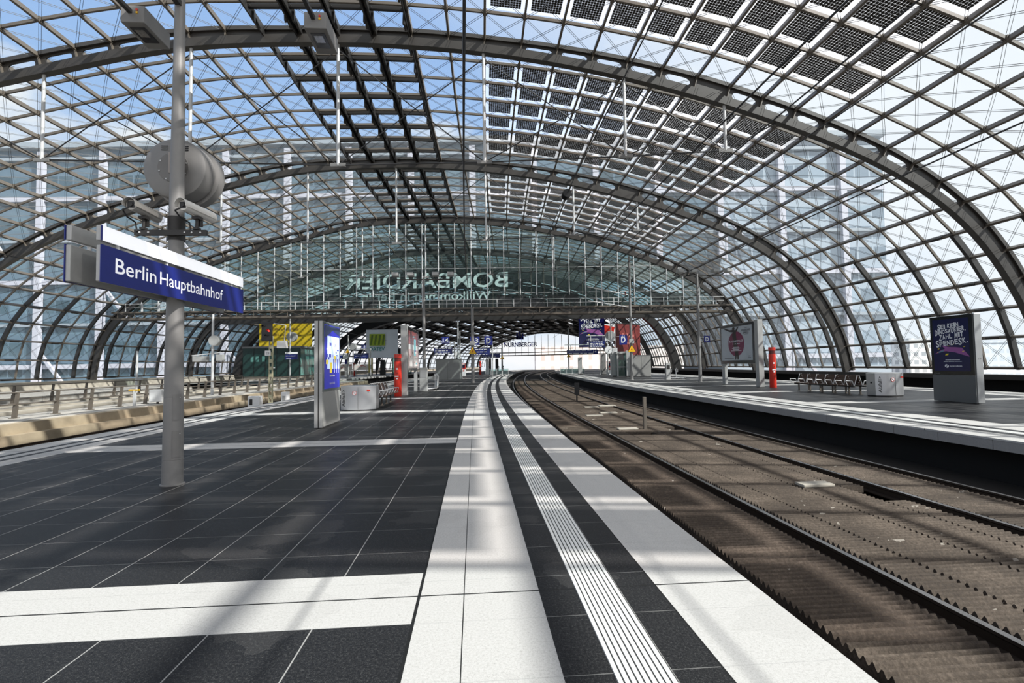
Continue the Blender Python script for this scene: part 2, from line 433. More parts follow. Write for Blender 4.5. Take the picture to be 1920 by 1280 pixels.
# ================================================================== PLATFORMS AND TRACKS
def ribbon(d0, d1, z0, z1, s0, s1, mb=None, step=1.5, uv=True, mi=0):
    """a solid strip following the track between d0..d1 and z0..z1"""
    mb = mb or MB(); n = max(2, int((s1 - s0) / step) + 1); rings, uvr = [], []
    for i in range(n):
        s = s0 + (s1 - s0) * i / (n - 1)
        rings.append([F(s, d0, z0), F(s, d1, z0), F(s, d1, z1), F(s, d0, z1)]); uvr.append([(d0, s), (d1, s), (d1, s), (d0, s)])
    mb.loft(rings, True, True, mi, uvr if uv else None); return mb
def paving(name, bounds, lo, hi, dark0, dark1):
    """granite paving; bounds = [(d, is_light)], stone courses of .63 m, pale cross bands every 7.6 m"""
    m, t, b = newmat(name)
    uv = t.node('ShaderNodeUVMap').outputs[0]; sp = t.node('ShaderNodeSeparateXYZ'); t.l.new(uv, sp.inputs[0]); d, s = sp.outputs[0], sp.outputs[1]
    pos = t.node('ShaderNodeTexCoord').outputs['Object']
    light = bounds[0][1]
    for (x0, v0), (x1, v1) in zip(bounds[:-1], bounds[1:]):
        if v1 != v0: light = t.m('ADD', t.m('MULTIPLY', t.m('GREATER_THAN', d, x1), v1 - v0), light)
    mid = t.band(d, dark0, dark1)
    fs = t.m('FRACT', t.m('DIVIDE', t.m('SUBTRACT', s, 3.36), 7.62))
    cross = t.m('MULTIPLY', t.m('LESS_THAN', fs, .80 / 7.62), mid)
    light = t.m('MAXIMUM', light, cross)
    spk = t.noise(210., 2, pos); spk2 = t.noise(60., 3, pos); big = t.noise(.7, 4, pos)
    sp_ = t.m('ADD', t.m('MULTIPLY', spk, .6), t.m('MULTIPLY', spk2, .4))
    dk = t.ramp(sp_, [(.34, (.006, .006, .007)), (.53, (.02, .02, .021)), (.70, (.095, .094, .092))])
    lt = t.ramp(sp_, [(.28, (.30, .29, .27)), (.5, (.49, .475, .455)), (.75, (.58, .565, .55))])
    col = t.mix(light, dk, lt)
    col = t.mix(t.m('MULTIPLY', t.m('GREATER_THAN', big, .56), .08), col, (.2, .19, .18, 1))
    # joints
    jd = t.m('MULTIPLY', t.line(d, .63, .009, -.41), mid); js = t.line(s, .635, .007, 3.36)
    j = t.m('MAXIMUM', jd, t.m('MULTIPLY', js, .45)); jl = t.m('MULTIPLY', j, t.m('SUBTRACT', 1., light))
    col = t.mix(t.m('MULTIPLY', jl, .75), col, (.42, .41, .39, 1))
    col = t.mix(t.m('MULTIPLY', t.m('MULTIPLY', js, light), .25), col, (.2, .2, .2, 1))
    dj = t.line(s, 7.62, .016, 3.75)
    for x, w in ((-.412, .022), (-.09, .007), (1.323, .014)) if lo < 0 else ((hi - 3.2, .02), (lo + .73, .014)):
        dj = t.m('MAXIMUM', dj, t.band(d, x - w / 2, x + w / 2))
    col = t.mix(dj, col, (.015, .015, .015, 1))
    t.l.new(col, b.inputs['Base Color'])
    rr = t.m('MULTIPLY_ADD', light, .2, .36); t.l.new(t.m('ADD', rr, t.m('MULTIPLY', spk2, .12)), b.inputs['Roughness'])
    b.inputs['Specular IOR Level'].default_value = .14
    bn = t.node('ShaderNodeBump'); bn.inputs['Strength'].default_value = .12; bn.inputs['Distance'].default_value = .004; t.l.new(spk, bn.inputs['Height']); t.l.new(bn.outputs[0], b.inputs['Normal'])
    return m
L_, D_ = 1., 0.
paveA = paving('granite_paving_main', [(-10.1, L_), (-9.35, D_), (-9.2, L_), (-8.95, D_), (-8.8, L_), (-8.35, D_), (-.412, L_), (.454, D_), (.724, L_), (1.042, D_), (1.323, L_)], -10.1, 2.1, -8.35, -.412)
paveB = paving('granite_paving_right', [(10.6, L_), (11.38, D_), (11.66, L_), (11.98, D_), (12.26, L_), (13.12, D_), (23.1, L_), (23.9, D_), (24.2, L_), (24.5, D_), (24.8, L_)], 10.6, 25.6, 13.12, 23.1)
paveC = paving('granite_paving_left', [(-34.1, L_), (-33.4, D_), (-33.1, L_), (-32.8, D_), (-32.5, L_), (-31.9, D_), (-23.4, L_), (-22.6, D_), (-22.3, L_), (-22., D_), (-21.7, L_)], -34.1, -20.9, -31.9, -23.4)
slab = mat('slab_edge_stone', (.3, .29, .28), .7, 0, .15, 30.)
def strip_mat():
    return [mat('tactile_white', (.74, .73, .70), .5, 0, .08, 40.), mat('tactile_groove', (.05, .05, .05), .8)]
def platform(name, label, d0, d1, pave, s0, s1, tact=None):
    mb = ribbon(d0, d1, -.04, 0, s0, s1); o = mb.build(name, pave); tag(o, label, 'platform floor', None, 'structure')
    # stone slab edges and the recessed wall underneath
    for e, q in ((d0, 1), (d1, -1)):
        mb = MB(); n = int((s1 - s0) / 1.25)
        for i in range(n):
            a, b = s0 + (s1 - s0) * i / n + .006, s0 + (s1 - s0) * (i + 1) / n - .006
            x = (e + q * .004, e + q * .7); mb = ribbon(min(x), max(x), -.24, -.045, a, b, mb, 1.3, False)
        mb.build('platform_edge', slab, o)
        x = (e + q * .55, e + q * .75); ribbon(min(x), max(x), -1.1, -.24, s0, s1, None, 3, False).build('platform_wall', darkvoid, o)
    if tact:
        a, b = tact; n = 9; w = (b - a) / n; cs = []
        mb = MB()
        for i in range(n):
            x = a + i * w; r = [(x, .001), (x, .006), (x + w * .7, .006), (x + w * .7, .001)]
            rings = [[F(s, dd, zz) for dd, zz in r] for s in np.linspace(max(s0, .4), 60, 90)]
            mb.loft(rings, True, True, 0)
        ribbon(a, b, .0, .0018, max(s0, .4), 60, mb, 1., False, 1)
        mb.build('tactile_strip', strip_mat(), o)
    return o
platform('floor', 'dark granite platform with pale edge bands and tactile strip in the foreground', -9.95, 2.046, paveA, -4, 150, (.727, 1.039))
platform('floor', 'granite platform across the tracks on the right', 10.645, 25.5, paveB, -4, 150, (11.68, 11.97))
platform('floor', 'distant platform beyond the railings on the left', -34, -21., paveC, 52, 150, (-22.58, -22.32))
# track bed
tb = ribbon(-20, 30.5, -1.15, -1.0, -6, 260, None, 4).build('floor', mat('track_bed', (.012, .009, .007), .9, 0, .4, 4., .5))
tag(tb, 'dark brown track bed between the platforms', 'track bed', None, 'structure')
# corrugated absorber mats
def matmat():
    m, t, b = newmat('absorber_mat'); pos = t.node('ShaderNodeTexCoord').outputs['Object']
    a = t.noise(1.2, 5, pos); c = t.noise(30, 4, pos, .7)
    col = t.ramp(t.m('ADD', t.m('MULTIPLY', a, .5), t.m('MULTIPLY', c, .5)), [(.3, (.022, .015, .011)), (.5, (.06, .044, .032)), (.7, (.15, .115, .088))])
    w = t.m('MULTIPLY', t.m('GREATER_THAN', t.noise(2.2, 6, pos, .65), .67), .55)
    col = t.mix(w, col, (.4, .36, .31, 1))
    t.l.new(col, b.inputs['Base Color']); b.inputs['Roughness'].default_value = .9
    bn = t.node('ShaderNodeBump'); bn.inputs['Strength'].default_value = .6; bn.inputs['Distance'].default_value = .01; t.l.new(c, bn.inputs['Height']); t.l.new(bn.outputs[0], b.inputs['Normal']); return m
absm = matmat()
RZ = -.643                                # rail head level
def absorber(label, d0, d1, s0=1.2, s1=74, skip=()):
    mb = MB(); p = .092; zt = RZ - .055
    s = s0; rings = []
    def flush():
        if len(rings) > 1: mb.loft(list(rings), True, True)
        rings.clear()
    cnt = 0
    while s < s1:
        k = 6 if s < 26 else 3
        if any(a < s < b for a, b in skip): flush(); s += p; continue
        for i in range(k):
            z = zt + .027 * math.cos(2 * PI * i / k) + (.004 * math.sin(s * 37) if i == 0 else 0); q = s + p * i / k
            rings.append([F(q, d0, z - .12), F(q, d1, z - .12), F(q, d1, z), F(q, d0, z)])
        s += p; cnt += 1
    flush(); o = mb.build('sound_absorber', absm); tag(o, label, 'track absorber mat', 'corrugated absorber mats in the track', None)
absorber('brown corrugated mat between the platform edge rail and the second rail', 3.03, 4.17)
absorber('brown corrugated mat strip right of the second rail', 4.56, 5.02)
absorber('wide brown corrugated mat strip in the middle between both tracks, nearer half', 5.06, 5.92, skip=((16.2, 16.9),))
absorber('wide brown corrugated mat strip in the middle between both tracks, farther half', 5.95, 6.72)
absorber('narrow brown corrugated mat left of the third rail', 6.75, 7.12, skip=((8.0, 8.9), (17.2, 17.9)))
absorber('brown corrugated mat between the third and fourth rail', 7.5, 8.62)
RP = [(-.035, 0), (.035, 0), (.036, -.03), (.012, -.05), (.01, -.13), (.07, -.15), (.07, -.17), (-.07, -.17), (-.07, -.15), (-.01, -.13), (-.012, -.05), (-.036, -.03)]
def rail(label, d, s0=-2, s1=200, z=RZ):
    rings = [[F(s, d + a, z + b) for a, b in RP] for s in np.concatenate([np.arange(s0, 60, 1.), np.arange(60, s1, 3.)])]
    mb = MB(); mb.loft(rings); n0 = len(mb.f)
    o = mb.build('rail', [rust, railtop]); tag(o, label, 'rail', 'rails')
    for p in o.data.polygons:
        if p.normal.z > .9 and p.center.z > z - .01: p.material_index = 1
    return o
for d, lb in ((2.79, 'rail closest to the main platform, half hidden by its edge'), (4.372, 'near thick dark rail, second from the main platform'), (7.328, 'third rail from the main platform, left rail of the far track'), (8.827, 'rail along the dark trench under the right platform'),
              (-13.0, 'inner rail of the left hand track'), (-14.5, 'rusty rail beside the tan kerb on the left')):
    rail(lb, d)
# left side: walkway, kerbs, railings
def strip(name, label, cat, d0, d1, z0, z1, s0, s1, m):
    o = ribbon(d0, d1, z0, z1, s0, s1, None, 2.).build(name, m); return tag(o, label, cat, None, 'structure')
def walkmat():
    m, t, b = newmat('walkway_concrete'); uv = t.node('ShaderNodeUVMap').outputs[0]; sp = t.node('ShaderNodeSeparateXYZ'); t.l.new(uv, sp.inputs[0]); d, s = sp.outputs[0], sp.outputs[1]
    pos = t.node('ShaderNodeTexCoord').outputs['Object']; n = t.noise(3, 5, pos)
    col = t.ramp(n, [(.3, (.38, .34, .29)), (.7, (.56, .53, .48))])
    col = t.mix(t.line(d, 1.3, .05, -15.9), col, (.1, .09, .08, 1)); col = t.mix(t.line(s, 4, .03), col, (.14, .12, .1, 1))
    t.l.new(col, b.inputs['Base Color']); b.inputs['Roughness'].default_value = .8; return m
wk = walkmat()
strip('floor', 'pale concrete service walkway behind the tan kerb', 'walkway', -21, -15.3, -.5, 0, -4, 62, wk)
strip('trim_1', 'tan stepped concrete kerb along the left track', 'kerb', -15.3, -14.95, -1., -.02, -4, 62, tan)
strip('trim_2', 'lower tan concrete ledge beside the rusty rail', 'kerb', -14.95, -14.7, -1., -.36, -4, 62, tan)
strip('trim_3', 'raised concrete strip behind the near railing', 'kerb', -18.3, -17.9, 0, .13, -4, 62, conc)
strip('trim_4', 'second raised concrete strip on the left walkway', 'kerb', -19.8, -19.3, 0, .16, -4, 62, conc)
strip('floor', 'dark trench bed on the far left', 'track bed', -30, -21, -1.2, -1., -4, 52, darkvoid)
strip('floor', 'grey concrete walkway at the foot of the left glass vault', 'walkway', -41.6, -30, -.6, 0, -4, 62, wk)
strip('wall_left', 'low concrete sill under the left glass vault', 'wall', -42.4, -41., -1, .72, -6, 250, conc)
strip('wall_right', 'dark low wall under the right glass vault', 'wall', 29.2, 29.8, -1.1, .45, -6, 250, darkvoid)
strip('trim_5', 'grey metal sill along the foot of the right glass vault', 'sill', 28.2, 29.5, .45, .72, -6, 250, dsteel)
def railing(label, d, ss, h, rails, z=0., lean=.1):
    t = tag(bpy.data.objects.new('railing', None), label, 'railing'); C.objects.link(t); t.location = F(ss[0], d, z); T = t.location
    for s in ss:
        mb = MB(); a = F(s, d, z) - T; b = F(s, d + lean, z + h) - T
        mb.bar(a, a.lerp(b, .5), .16, .06, F(s + 1, d) - F(s, d)); mb.bar(a.lerp(b, .48), b, .11, .06, F(s + 1, d) - F(s, d))
        mb.bar(a - Vector((.12, 0, -.015)), a + Vector((.12, 0, .015)), .2, .03); mb.build('post', steel, t)
    for f in rails:
        mb = MB(); mb.path([F(s, d + lean * f, z + h * f) - T for s in np.linspace(ss[0], ss[-1], 30)], .028, 6); mb.build('handrail', steel, t, True)
railing('dark steel railing with leaning posts along the pale walkway on the left', -16.5, [15.8 + 1.72 * i for i in range(20)], .92, (1., .55))
railing('farther steel railing behind the left walkway', -24.3, [14 + 2.3 * i for i in range(17)], .95, (1., .6, .25), 0.)
strip('trim_6', 'concrete ledge under the farther left railing', 'ledge', -24.7, -23.9, -1., 0, -4, 53, conc)
# ================================================================== TEXT
def text(parent, s, w, h, pos, right, up, m, name='lettering', ext=.004, bold=0., spacing=1., fit=True):
    cu = bpy.data.curves.new('t', 'FONT'); cu.body = s; cu.extrude = 0; cu.offset = bold; cu.space_character = spacing; cu.resolution_u = 3
    tmp = bpy.data.objects.new('t', cu); me = bpy.data.meshes.new_from_object(tmp)
    bpy.data.objects.remove(tmp); bpy.data.curves.remove(cu)
    co = np.empty(len(me.vertices) * 3); me.vertices.foreach_get('co', co); co = co.reshape(-1, 3)
    lo, hi = co.min(0), co.max(0); c = (lo + hi) / 2; sc = np.array([w / max(hi[0] - lo[0], 1e-6), h / max(hi[1] - lo[1], 1e-6)])
    if w <= 0: sc[0] = sc[1]
    r = Vector(right).normalized(); u = Vector(up).normalized(); n = r.cross(u)
    P = Vector(pos)
    vs = [tuple(P + r * ((v[0] - c[0]) * sc[0]) + u * ((v[1] - c[1]) * sc[1]) + n * ext) for v in co]
    mb = MB(); mb.add(vs, [tuple(p.vertices) for p in me.polygons]); bpy.data.meshes.remove(me)
    return mb.build(name, m, parent)
UP = (0, 0, 1)
# ================================================================== GLASS END WALL AND GANTRY
_o = np.argsort(PD[:, 0])
def zprof(d, off=0.): return float(np.interp(d, PD[_o, 0], PD[_o, 1])) + off
GS = rib_s(3)
def endwall():
    top = tag(bpy.data.objects.new('wall_back', None), 'greenish glass end wall hanging from the third arch above the tracks', 'glass wall', None, 'structure'); C.objects.link(top)
    ds = [-38.2 + 1.745 * i for i in range(37)]
    mb = MB()
    for a, b in zip(ds[:-1], ds[1:]):
        za, zb = max(7.75, zprof(a)), max(7.75, zprof(b))
        mb.add([F(GS, a, 7.7), F(GS, b, 7.7), F(GS, b, zb), F(GS, a, za)], [(0, 1, 2, 3)])
    mb.build('glazing', gableglass, top)
    for d in ds:
        z1 = zprof(d)
        if z1 < 8.3: continue
        mb = MB(); mb.tube(F(GS - .12, d, 7.5), F(GS - .12, d, z1), .055, 8)
        z = 8.2
        while z < z1 - .4:
            for q in (-.14, .14): mb.tube(F(GS - .14, d + q, z), F(GS - .02, d + q, z), .05, 6, None, 1)
            mb.bar(F(GS - .12, d - .16, z), F(GS - .12, d + .16, z), .04, .04, UP, 1); z += 1.15
        mb.build('mullion', [lsteel, dsteel], top, True)
    for z in (9.35, 12.05):
        e = [d for d in np.linspace(-38, 25, 120) if zprof(d) > z]
        mb = MB(); mb.path([F(GS - .1, d, z) for d in (e[0], (e[0] + e[-1]) / 2, e[-1])], .03, 6); mb.build('transom', lsteel, top)
endwall()
def gantry():
    t = tag(bpy.data.objects.new('gantry', None), 'long steel gantry walkway spanning the hall under the glass end wall', 'gantry'); C.objects.link(t)
    mb = MB()
    for s, z in ((GS - 1.3, 7.62), (GS + .1, 7.62), (GS - 1.3, 6.98), (GS + .1, 6.98)): mb.bar(F(s, -38.6, z), F(s, 25.9, z), .14, .16)
    mb.build('chord', steel, t)
    mb = MB(); mb.bar(F(GS - .6, -38.4, 7.52), F(GS - .6, 25.7, 7.52), 1.35, .05); mb.build('deck', dsteel, t)
    mb = MB(); ds = [-38 + 1.745 * i for i in range(37)]
    for i, (a, b) in enumerate(zip(ds[:-1], ds[1:])):
        for s in (GS - 1.3, GS + .1):
            mb.bar(F(s, a, 7.0), F(s, b, 7.6) if i % 2 else F(s, b, 7.0), .06); mb.bar(F(s, a, 7.0), F(s, a, 7.6), .06)
            if i % 2 == 0: mb.bar(F(s, a, 7.6), F(s, b, 7.0), .06)
    mb.build('lattice', steel, t)
    for i in range(36):
        d = -37.2 + 1.745 * i; mb = MB(); mb.bar(F(GS - 1.3, d, 7.6), F(GS - 1.3, d, 8.55), .07); mb.build('post', lsteel, t)
    mb = MB(); 
    for z in (8.5, 8.1): mb.tube(F(GS - 1.3, -37.2, z), F(GS - 1.3, 25, z), .025, 6)
    mb.build('handrail', lsteel, t)
    tint = glass('balustrade_glass', (.35, .36, .34), .5, .08)
    for a in (-16.4, -14.66, -12.9, 1.1, 2.9, 4.6, 6.4, 8.1, 17.4, 19.1):
        mb = MB(); q = [F(GS - 1.25, a + .06, 7.72), F(GS - 1.25, a + 1.66, 7.72), F(GS - 1.25, a + 1.66, 8.95), F(GS - 1.25, a + .06, 8.95)]
        mb.poly(q, F(GS - 1.2, 0) - F(GS - 1.25, 0)); mb.build('balustrade_panel', tint, t)
gantry()
# inner end wall with the reversed letters, 15 m further on
G2 = rib_s(4)
def endwall2():
    top = tag(bpy.data.objects.new('wall_back', None), 'second glass end wall carrying reversed lettering beyond the first', 'glass wall', None, 'structure'); C.objects.link(top)
    mb = MB(); ds = [-38.2 + 1.745 * i for i in range(37)]
    for a, b in zip(ds[:-1], ds[1:]):
        za, zb = max(8.9, zprof(a)), max(8.9, zprof(b)); mb.add([F(G2, a, 8.8), F(G2, b, 8.8), F(G2, b, zb), F(G2, a, za)], [(0, 1, 2, 3)])
    mb.build('glazing', gableglass, top)
    for d in ds:
        if zprof(d) < 9.4: continue
        mb = MB(); mb.bar(F(G2 - .1, d, 8.8), F(G2 - .1, d, zprof(d)), .08); mb.build('mullion', steel, top)
    mb = MB(); mb.bar(F(G2, -37, 8.4), F(G2, 24, 8.4), 1.2, 1.2); mb.build('beam', dsteel, top)
    let = mat('sign_white', (.72, .82, .80), .4)
    r, u = F(G2, -1) - F(G2, 0), UP
    text(top, 'BOMBARDIER', 22.3, 2.1, F(G2 - .35, -8.9, 13.3), r, u, let, 'lettering', .0, .012)
    text(top, 'Willkommen in Berlin', 17.6, 1.15, F(G2 - .35, -8.9, 11.2), r, u, let, 'lettering', .0, .01)
endwall2()
# dark portals and the farther half of the hall
def far_hall():
    for s0, s1, k in ((78, 79.2, .93), (112, 114, .86)):
        ls = np.linspace(0, 83, 60); mb = MB()
        c = np.array([-6.4, .7])
        rings = []
        for l in ls:
            d, z = prof(l); d2, z2 = c[0] + (d - c[0]) * .97, c[1] + (z - c[1]) * k
            rings.append([F(s0, d, z), F(s1, d, z), F(s1, d2, z2), F(s0, d2, z2)])
        mb.loft(rings); o = mb.build('arch_rib', dsteel); tag(o, 'dark deep portal arch at the near edge of the crossing hall' if s0 < 100 else 'dark deep portal arch at the far edge of the crossing hall', 'steel arch', None, 'structure')
    top = tag(bpy.data.objects.new('ceiling', None), 'dark striped roof of the farther hall, curving right in the distance', 'roof', None, 'structure'); C.objects.link(top)
    S0, S1 = 114, 258
    mb = MB()
    for i, s in enumerate(np.arange(S0, S1, 15)):
        ls = np.linspace(0, 83, 40)
        for a, b in zip(ls[:-1], ls[1:]): mb.bar(R(s, a, .3), R(s, b, .3), .5, .8, outward(s, (a + b) / 2))
        for sj in (s + 3.75, s + 7.5, s + 11.25):
            for a, b in zip(ls[:-1], ls[1:]): mb.bar(R(sj, a, .9), R(sj, b, .9), .2, .2, outward(s, (a + b) / 2))
    mb.build('far_arches', dsteel, top)
    mb = MB()
    for l in NODES[::1]:
        ss = np.linspace(S0, S1, 25); up = outward(S0, l)
        for a, b in zip(ss[:-1], ss[1:]): mb.bar(R(a, l, .9), R(b, l, .9), .22, .45, up)
    mb.build('purlin_grid', dsteel, top)
    mb = MB()
    for i in range(8, 42):
        if i % 3 == 0: continue
        ss = np.linspace(S0, S1, 25)
        for a, b in zip(ss[:-1], ss[1:]):
            mb.add([R(a, NODES[i], 1.), R(a, NODES[i + 1], 1.), R(b, NODES[i + 1], 1.), R(b, NODES[i], 1.)], [(0, 1, 2, 3)])
    mb.build('darkening_sheets', dsteel, top)  # opaque sheets added to keep the farther hall dark inside
    # far end wall
    top = tag(bpy.data.objects.new('wall_back', None), 'far end of the hall with mullions against bright daylight', 'glass wall', None, 'structure'); C.objects.link(top)
    mb = MB()
    for d in np.arange(-38, 26, 3.5): mb.bar(F(S1, d, 6.5), F(S1, d, zprof(d)), .2)
    for z in (6.5, 8.): mb.bar(F(S1, -40, z), F(S1, 27, z), .5, .5)
    mb.build('mullions', dsteel, top)
    t = tag(bpy.data.objects.new('advertising_sign', None), 'blue letters with a castle emblem high on the far end wall', 'sign'); C.objects.link(t)
    r = F(200, 1) - F(200, 0); pc = F(200, -7.0, 9.9)
    text(t, 'NÜRNBERGER', 13.5, 2.2, pc, r, UP, blue, 'lettering', 0, .03); mb = MB(); [mb.bar(pc + r.normalized() * k, pc + r.normalized() * k + Vector((0, 0, 7.2)), .08) for k in (-6, 6)]; mb.build('hanger', dsteel, t)
    mb = MB(); q = pc + Vector((-.2, 0, 3.2)); 
    for a, w, h in ((-1.1, .7, 2.2), (0, .8, 3.0), (1.1, .7, 2.2)): mb.box(q.x + a - w / 2, q.x + a + w / 2, q.y - .1, q.y + .1, q.z - 1.2, q.z - 1.2 + h)
    mb.box(q.x - 1.5, q.x + 1.5, q.y - .1, q.y + .1, q.z - 1.4, q.z - .4); mb.build('emblem', blue, t)
far_hall()
for k, lb in ((4, 'finely gridded roof bay behind the reversed lettering'), (5, 'gridded roof bay in the middle of the crossing hall'), (6, 'gridded roof bay at the far side of the crossing hall')):
    b = roof_bay(k, lb, False, k == 4, k == 4, 8, .14)
    mb = MB()
    for i in range(9, 36):
        for j in range(8):
            if (i + j) % 3 == 0: continue
            s0, s1 = rib_s(k) + 15 / 8 * j, rib_s(k) + 15 / 8 * (j + 1); e = depth(NODES[i]) + .2
            if k > 4: mb.add([R(s0, NODES[i], e), R(s0, NODES[i + 1], e), R(s1, NODES[i + 1], e), R(s1, NODES[i], e)], [(0, 1, 2, 3)])
    if mb.f: mb.build('darkening_sheets', dsteel, b)  # added opaque sheets that darken the crossing hall
    if k > 4: arch_rib(k, 'steel arch in the crossing hall' + (' nearer the gantry' if k == 5 else ' farther from the gantry'), False, False)
# ================================================================== OUTSIDE
ground = MB(); ground.box(-900, 900, -300, 1200, -10.5, -10); tag(ground.build('ground', mat('street_ground', (.3, .3, .29), .9, 0, .2, .05)), 'pale ground outside the station', 'ground', None, 'structure')
def facade(name, lo, hi, wall, floor_h, bay, ww=.7, wh=.55, rough=.15, spec=.6):
    m, t, b = newmat(name); o = t.node('ShaderNodeTexCoord').outputs['Object']; sp = t.node('ShaderNodeSeparateXYZ'); t.l.new(o, sp.inputs[0])
    x = t.m('ADD', sp.outputs[0], t.m('MULTIPLY', sp.outputs[1], .83)); z = sp.outputs[2]
    win = t.m('MULTIPLY', t.m('LESS_THAN', t.m('FRACT', t.m('DIVIDE', x, bay)), ww), t.m('LESS_THAN', t.m('FRACT', t.m('DIVIDE', z, floor_h)), wh))
    cell = t.node('ShaderNodeTexWhiteNoise'); cv = t.node('ShaderNodeCombineXYZ')
    t.l.new(t.m('FLOOR', t.m('DIVIDE', x, bay)), cv.inputs[0]); t.l.new(t.m('FLOOR', t.m('DIVIDE', z, floor_h)), cv.inputs[1]); t.l.new(cv.outputs[0], cell.inputs[0])
    g = t.mix(t.m('POWER', cell.outputs[0], 2.), lo + (1,), hi + (1,))
    t.l.new(t.mix(win, wall + (1,), g), b.inputs['Base Color']); b.inputs['Roughness'].default_value = rough; b.inputs['Specular IOR Level'].default_value = spec
    return m
fac = facade('office_glass', (.03, .065, .085), (.16, .25, .31), (.10, .16, .21), 3.6, 2.6, .9, .62)
def office():
    t = thing('office_building', 'tall blue glass office block with white columns bridging over the hall', 'building', (0, 86, -10))
    def blk(x0, x1, z0, z1, nm='facade'): mb = MB(); mb.box(x0, x1, 0, 20, z0 + 10, z1 + 10); return mb.build(nm, fac, t)
    blk(-150, -43, -10, 40); mb = MB(); mb.box(36, 64.5, 0, 20, 0, 50); mb.build('facade', facade('office_glass_painted_haze', (.16, .21, .26), (.32, .4, .47), (.36, .42, .48), 3.6, 2.6, .9, .62), t); blk(-43, 36, 19, 40)  # right tower in paler colours: sunlit haze painted into its facade
    wc = mat('white_column', (.5, .5, .56), .5)
    for i in range(-4, 14):
        x = -80.6 + 10.6 * i; zlo = 0 if x < -43 or x > 36 else 29.3
        if x > 64: continue
        mb = MB(); mb.box(x - .5, x + .5, -.9, -.1, zlo, 49.5); mb.build('column', wc, t)
    for i in range(7):
        z = 4.9 + 7.2 * i
        for x0, x1 in ((-150, -43.2), (36.2, 64.5)) if z < 29 else ((-150, 64.5),):
            mb = MB(); mb.box(x0, x1, -.5, -.05, z, z + (.75 if i % 2 else .5)); mb.build('floor_band', wc if i % 2 == 1 else mat('band_grey', (.3, .34, .38), .5), t)
    mb = MB(); mb.box(-150, 64.5, -1.2, 20.5, 50, 51); mb.build('roof', mat('band_grey', (.3, .34, .38), .5), t)
    for i in range(-4, 13):
        x = -80.6 + 10.6 * i
        if -43 < x < 36 or x > 56: continue
        mb = MB(); z = 14.5 + 11 * (i % 3); mb.bar((x + 1, -.7, z), (x + 5.2, -.7, z - 5.5), .45); mb.bar((x + 1, -.7, z), (x + .8, -.7, z - 8), .25); mb.build('brace', wc, t)
office()
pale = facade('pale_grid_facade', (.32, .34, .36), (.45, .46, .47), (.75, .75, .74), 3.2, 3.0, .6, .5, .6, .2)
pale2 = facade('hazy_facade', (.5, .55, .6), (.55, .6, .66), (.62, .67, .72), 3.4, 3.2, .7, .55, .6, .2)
def block(label, x, y, w, dp, z1, m, rz=0):
    t = thing('city_building', label, 'building', (x, y, -10), rz); mb = MB(); mb.box(-w / 2, w / 2, -dp / 2, dp / 2, 0, z1 + 10); mb.build('facade', m, t)
    mb = MB(); mb.box(-w / 2 - .3, w / 2 + .3, -dp / 2 - .3, dp / 2 + .3, z1 + 10, z1 + 10.7); mb.build('roof', m, t)
block('white low building with a grid of windows beyond the right vault', 165, 205, 20, 16, 9, pale)
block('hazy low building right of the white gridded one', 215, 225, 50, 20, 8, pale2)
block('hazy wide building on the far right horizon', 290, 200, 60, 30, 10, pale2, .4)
block('bright pinkish building filling the far end of the hall', 70, 330, 110, 20, 12, facade('pink_facade', (.6, .5, .46), (.74, .66, .62), (.84, .76, .72), 7., 6., .4, .5, .7, .2))
mesh_f = mat('white_mesh', (.72, .75, .74), .6)
block('white rendered wall behind the left vault near the green kiosk', -76, 118, 36, 10, 14, facade('white_wall', (.55, .6, .6), (.7, .75, .75), (.78, .82, .81), 3, 4, .5, .5, .6, .2))
# ================================================================== THE SIGN POLE IN FRONT
def taper(mb, x, y, z0, z1, r0, r1, n=24, mi=0): mb.lathe([(r0, z0), (r1, z1)], n, (x, y, 0), mi)
def sign_pole():
    t = at('sign_pole', 'tall tapering grey steel pole carrying the station name sign', 'pole', 7.72, -4.37)
    r = lambda z: .137 - .0095 * z
    mb = MB(); mb.lathe([(r(z), z) for z in (.0, .36)], 32); mb.lathe([(r(z) - .001, z) for z in (.362, 1.26)], 32); mb.lathe([(r(z), z) for z in (1.262, 3, 5, 7.5, 10)], 32)
    mb.lathe([(r(0) + .02, 0), (r(0) + .02, .015), (r(0), .02)], 32); mb.build('shaft', greypaint, t, True)
    for z0, z1 in ((.40, .78), (.93, 1.30)):
        mb = MB(); rr = r(z0) + .002; a0, a1 = -1.15, -.35
        P = lambda a, z, q: (q * math.cos(a), q * math.sin(a), z)
        aa = np.linspace(a0, a1, 8); rings = [[P(a, z0, rr), P(a, z1, rr), P(a, z1, rr + .004), P(a, z0, rr + .004)] for a in aa]
        mb.loft(rings); o = mb.build('hatch', mat('hatch_grey', (.19, .185, .18), .5, .1), t)
        mb = MB(); q = P(a1 - .1, z1 - .05, rr + .004); mb.lathe([(.008, 0), (.008, .006)], 10, q); mb.build('hatch_lock', lsteel, o)
    mb = MB(); mb.lathe([(r(3.64) + .012, 3.55), (r(3.64) + .012, 3.9)], 28); mb.build('clamp', dsteel, t, True)
    return t
sign_pole()
sgl = mat('sign_letter_glow', (.85, .86, .9), .4, 0, .02, 5., 0, .5, .5)  # emission stands in for light falling on the letters
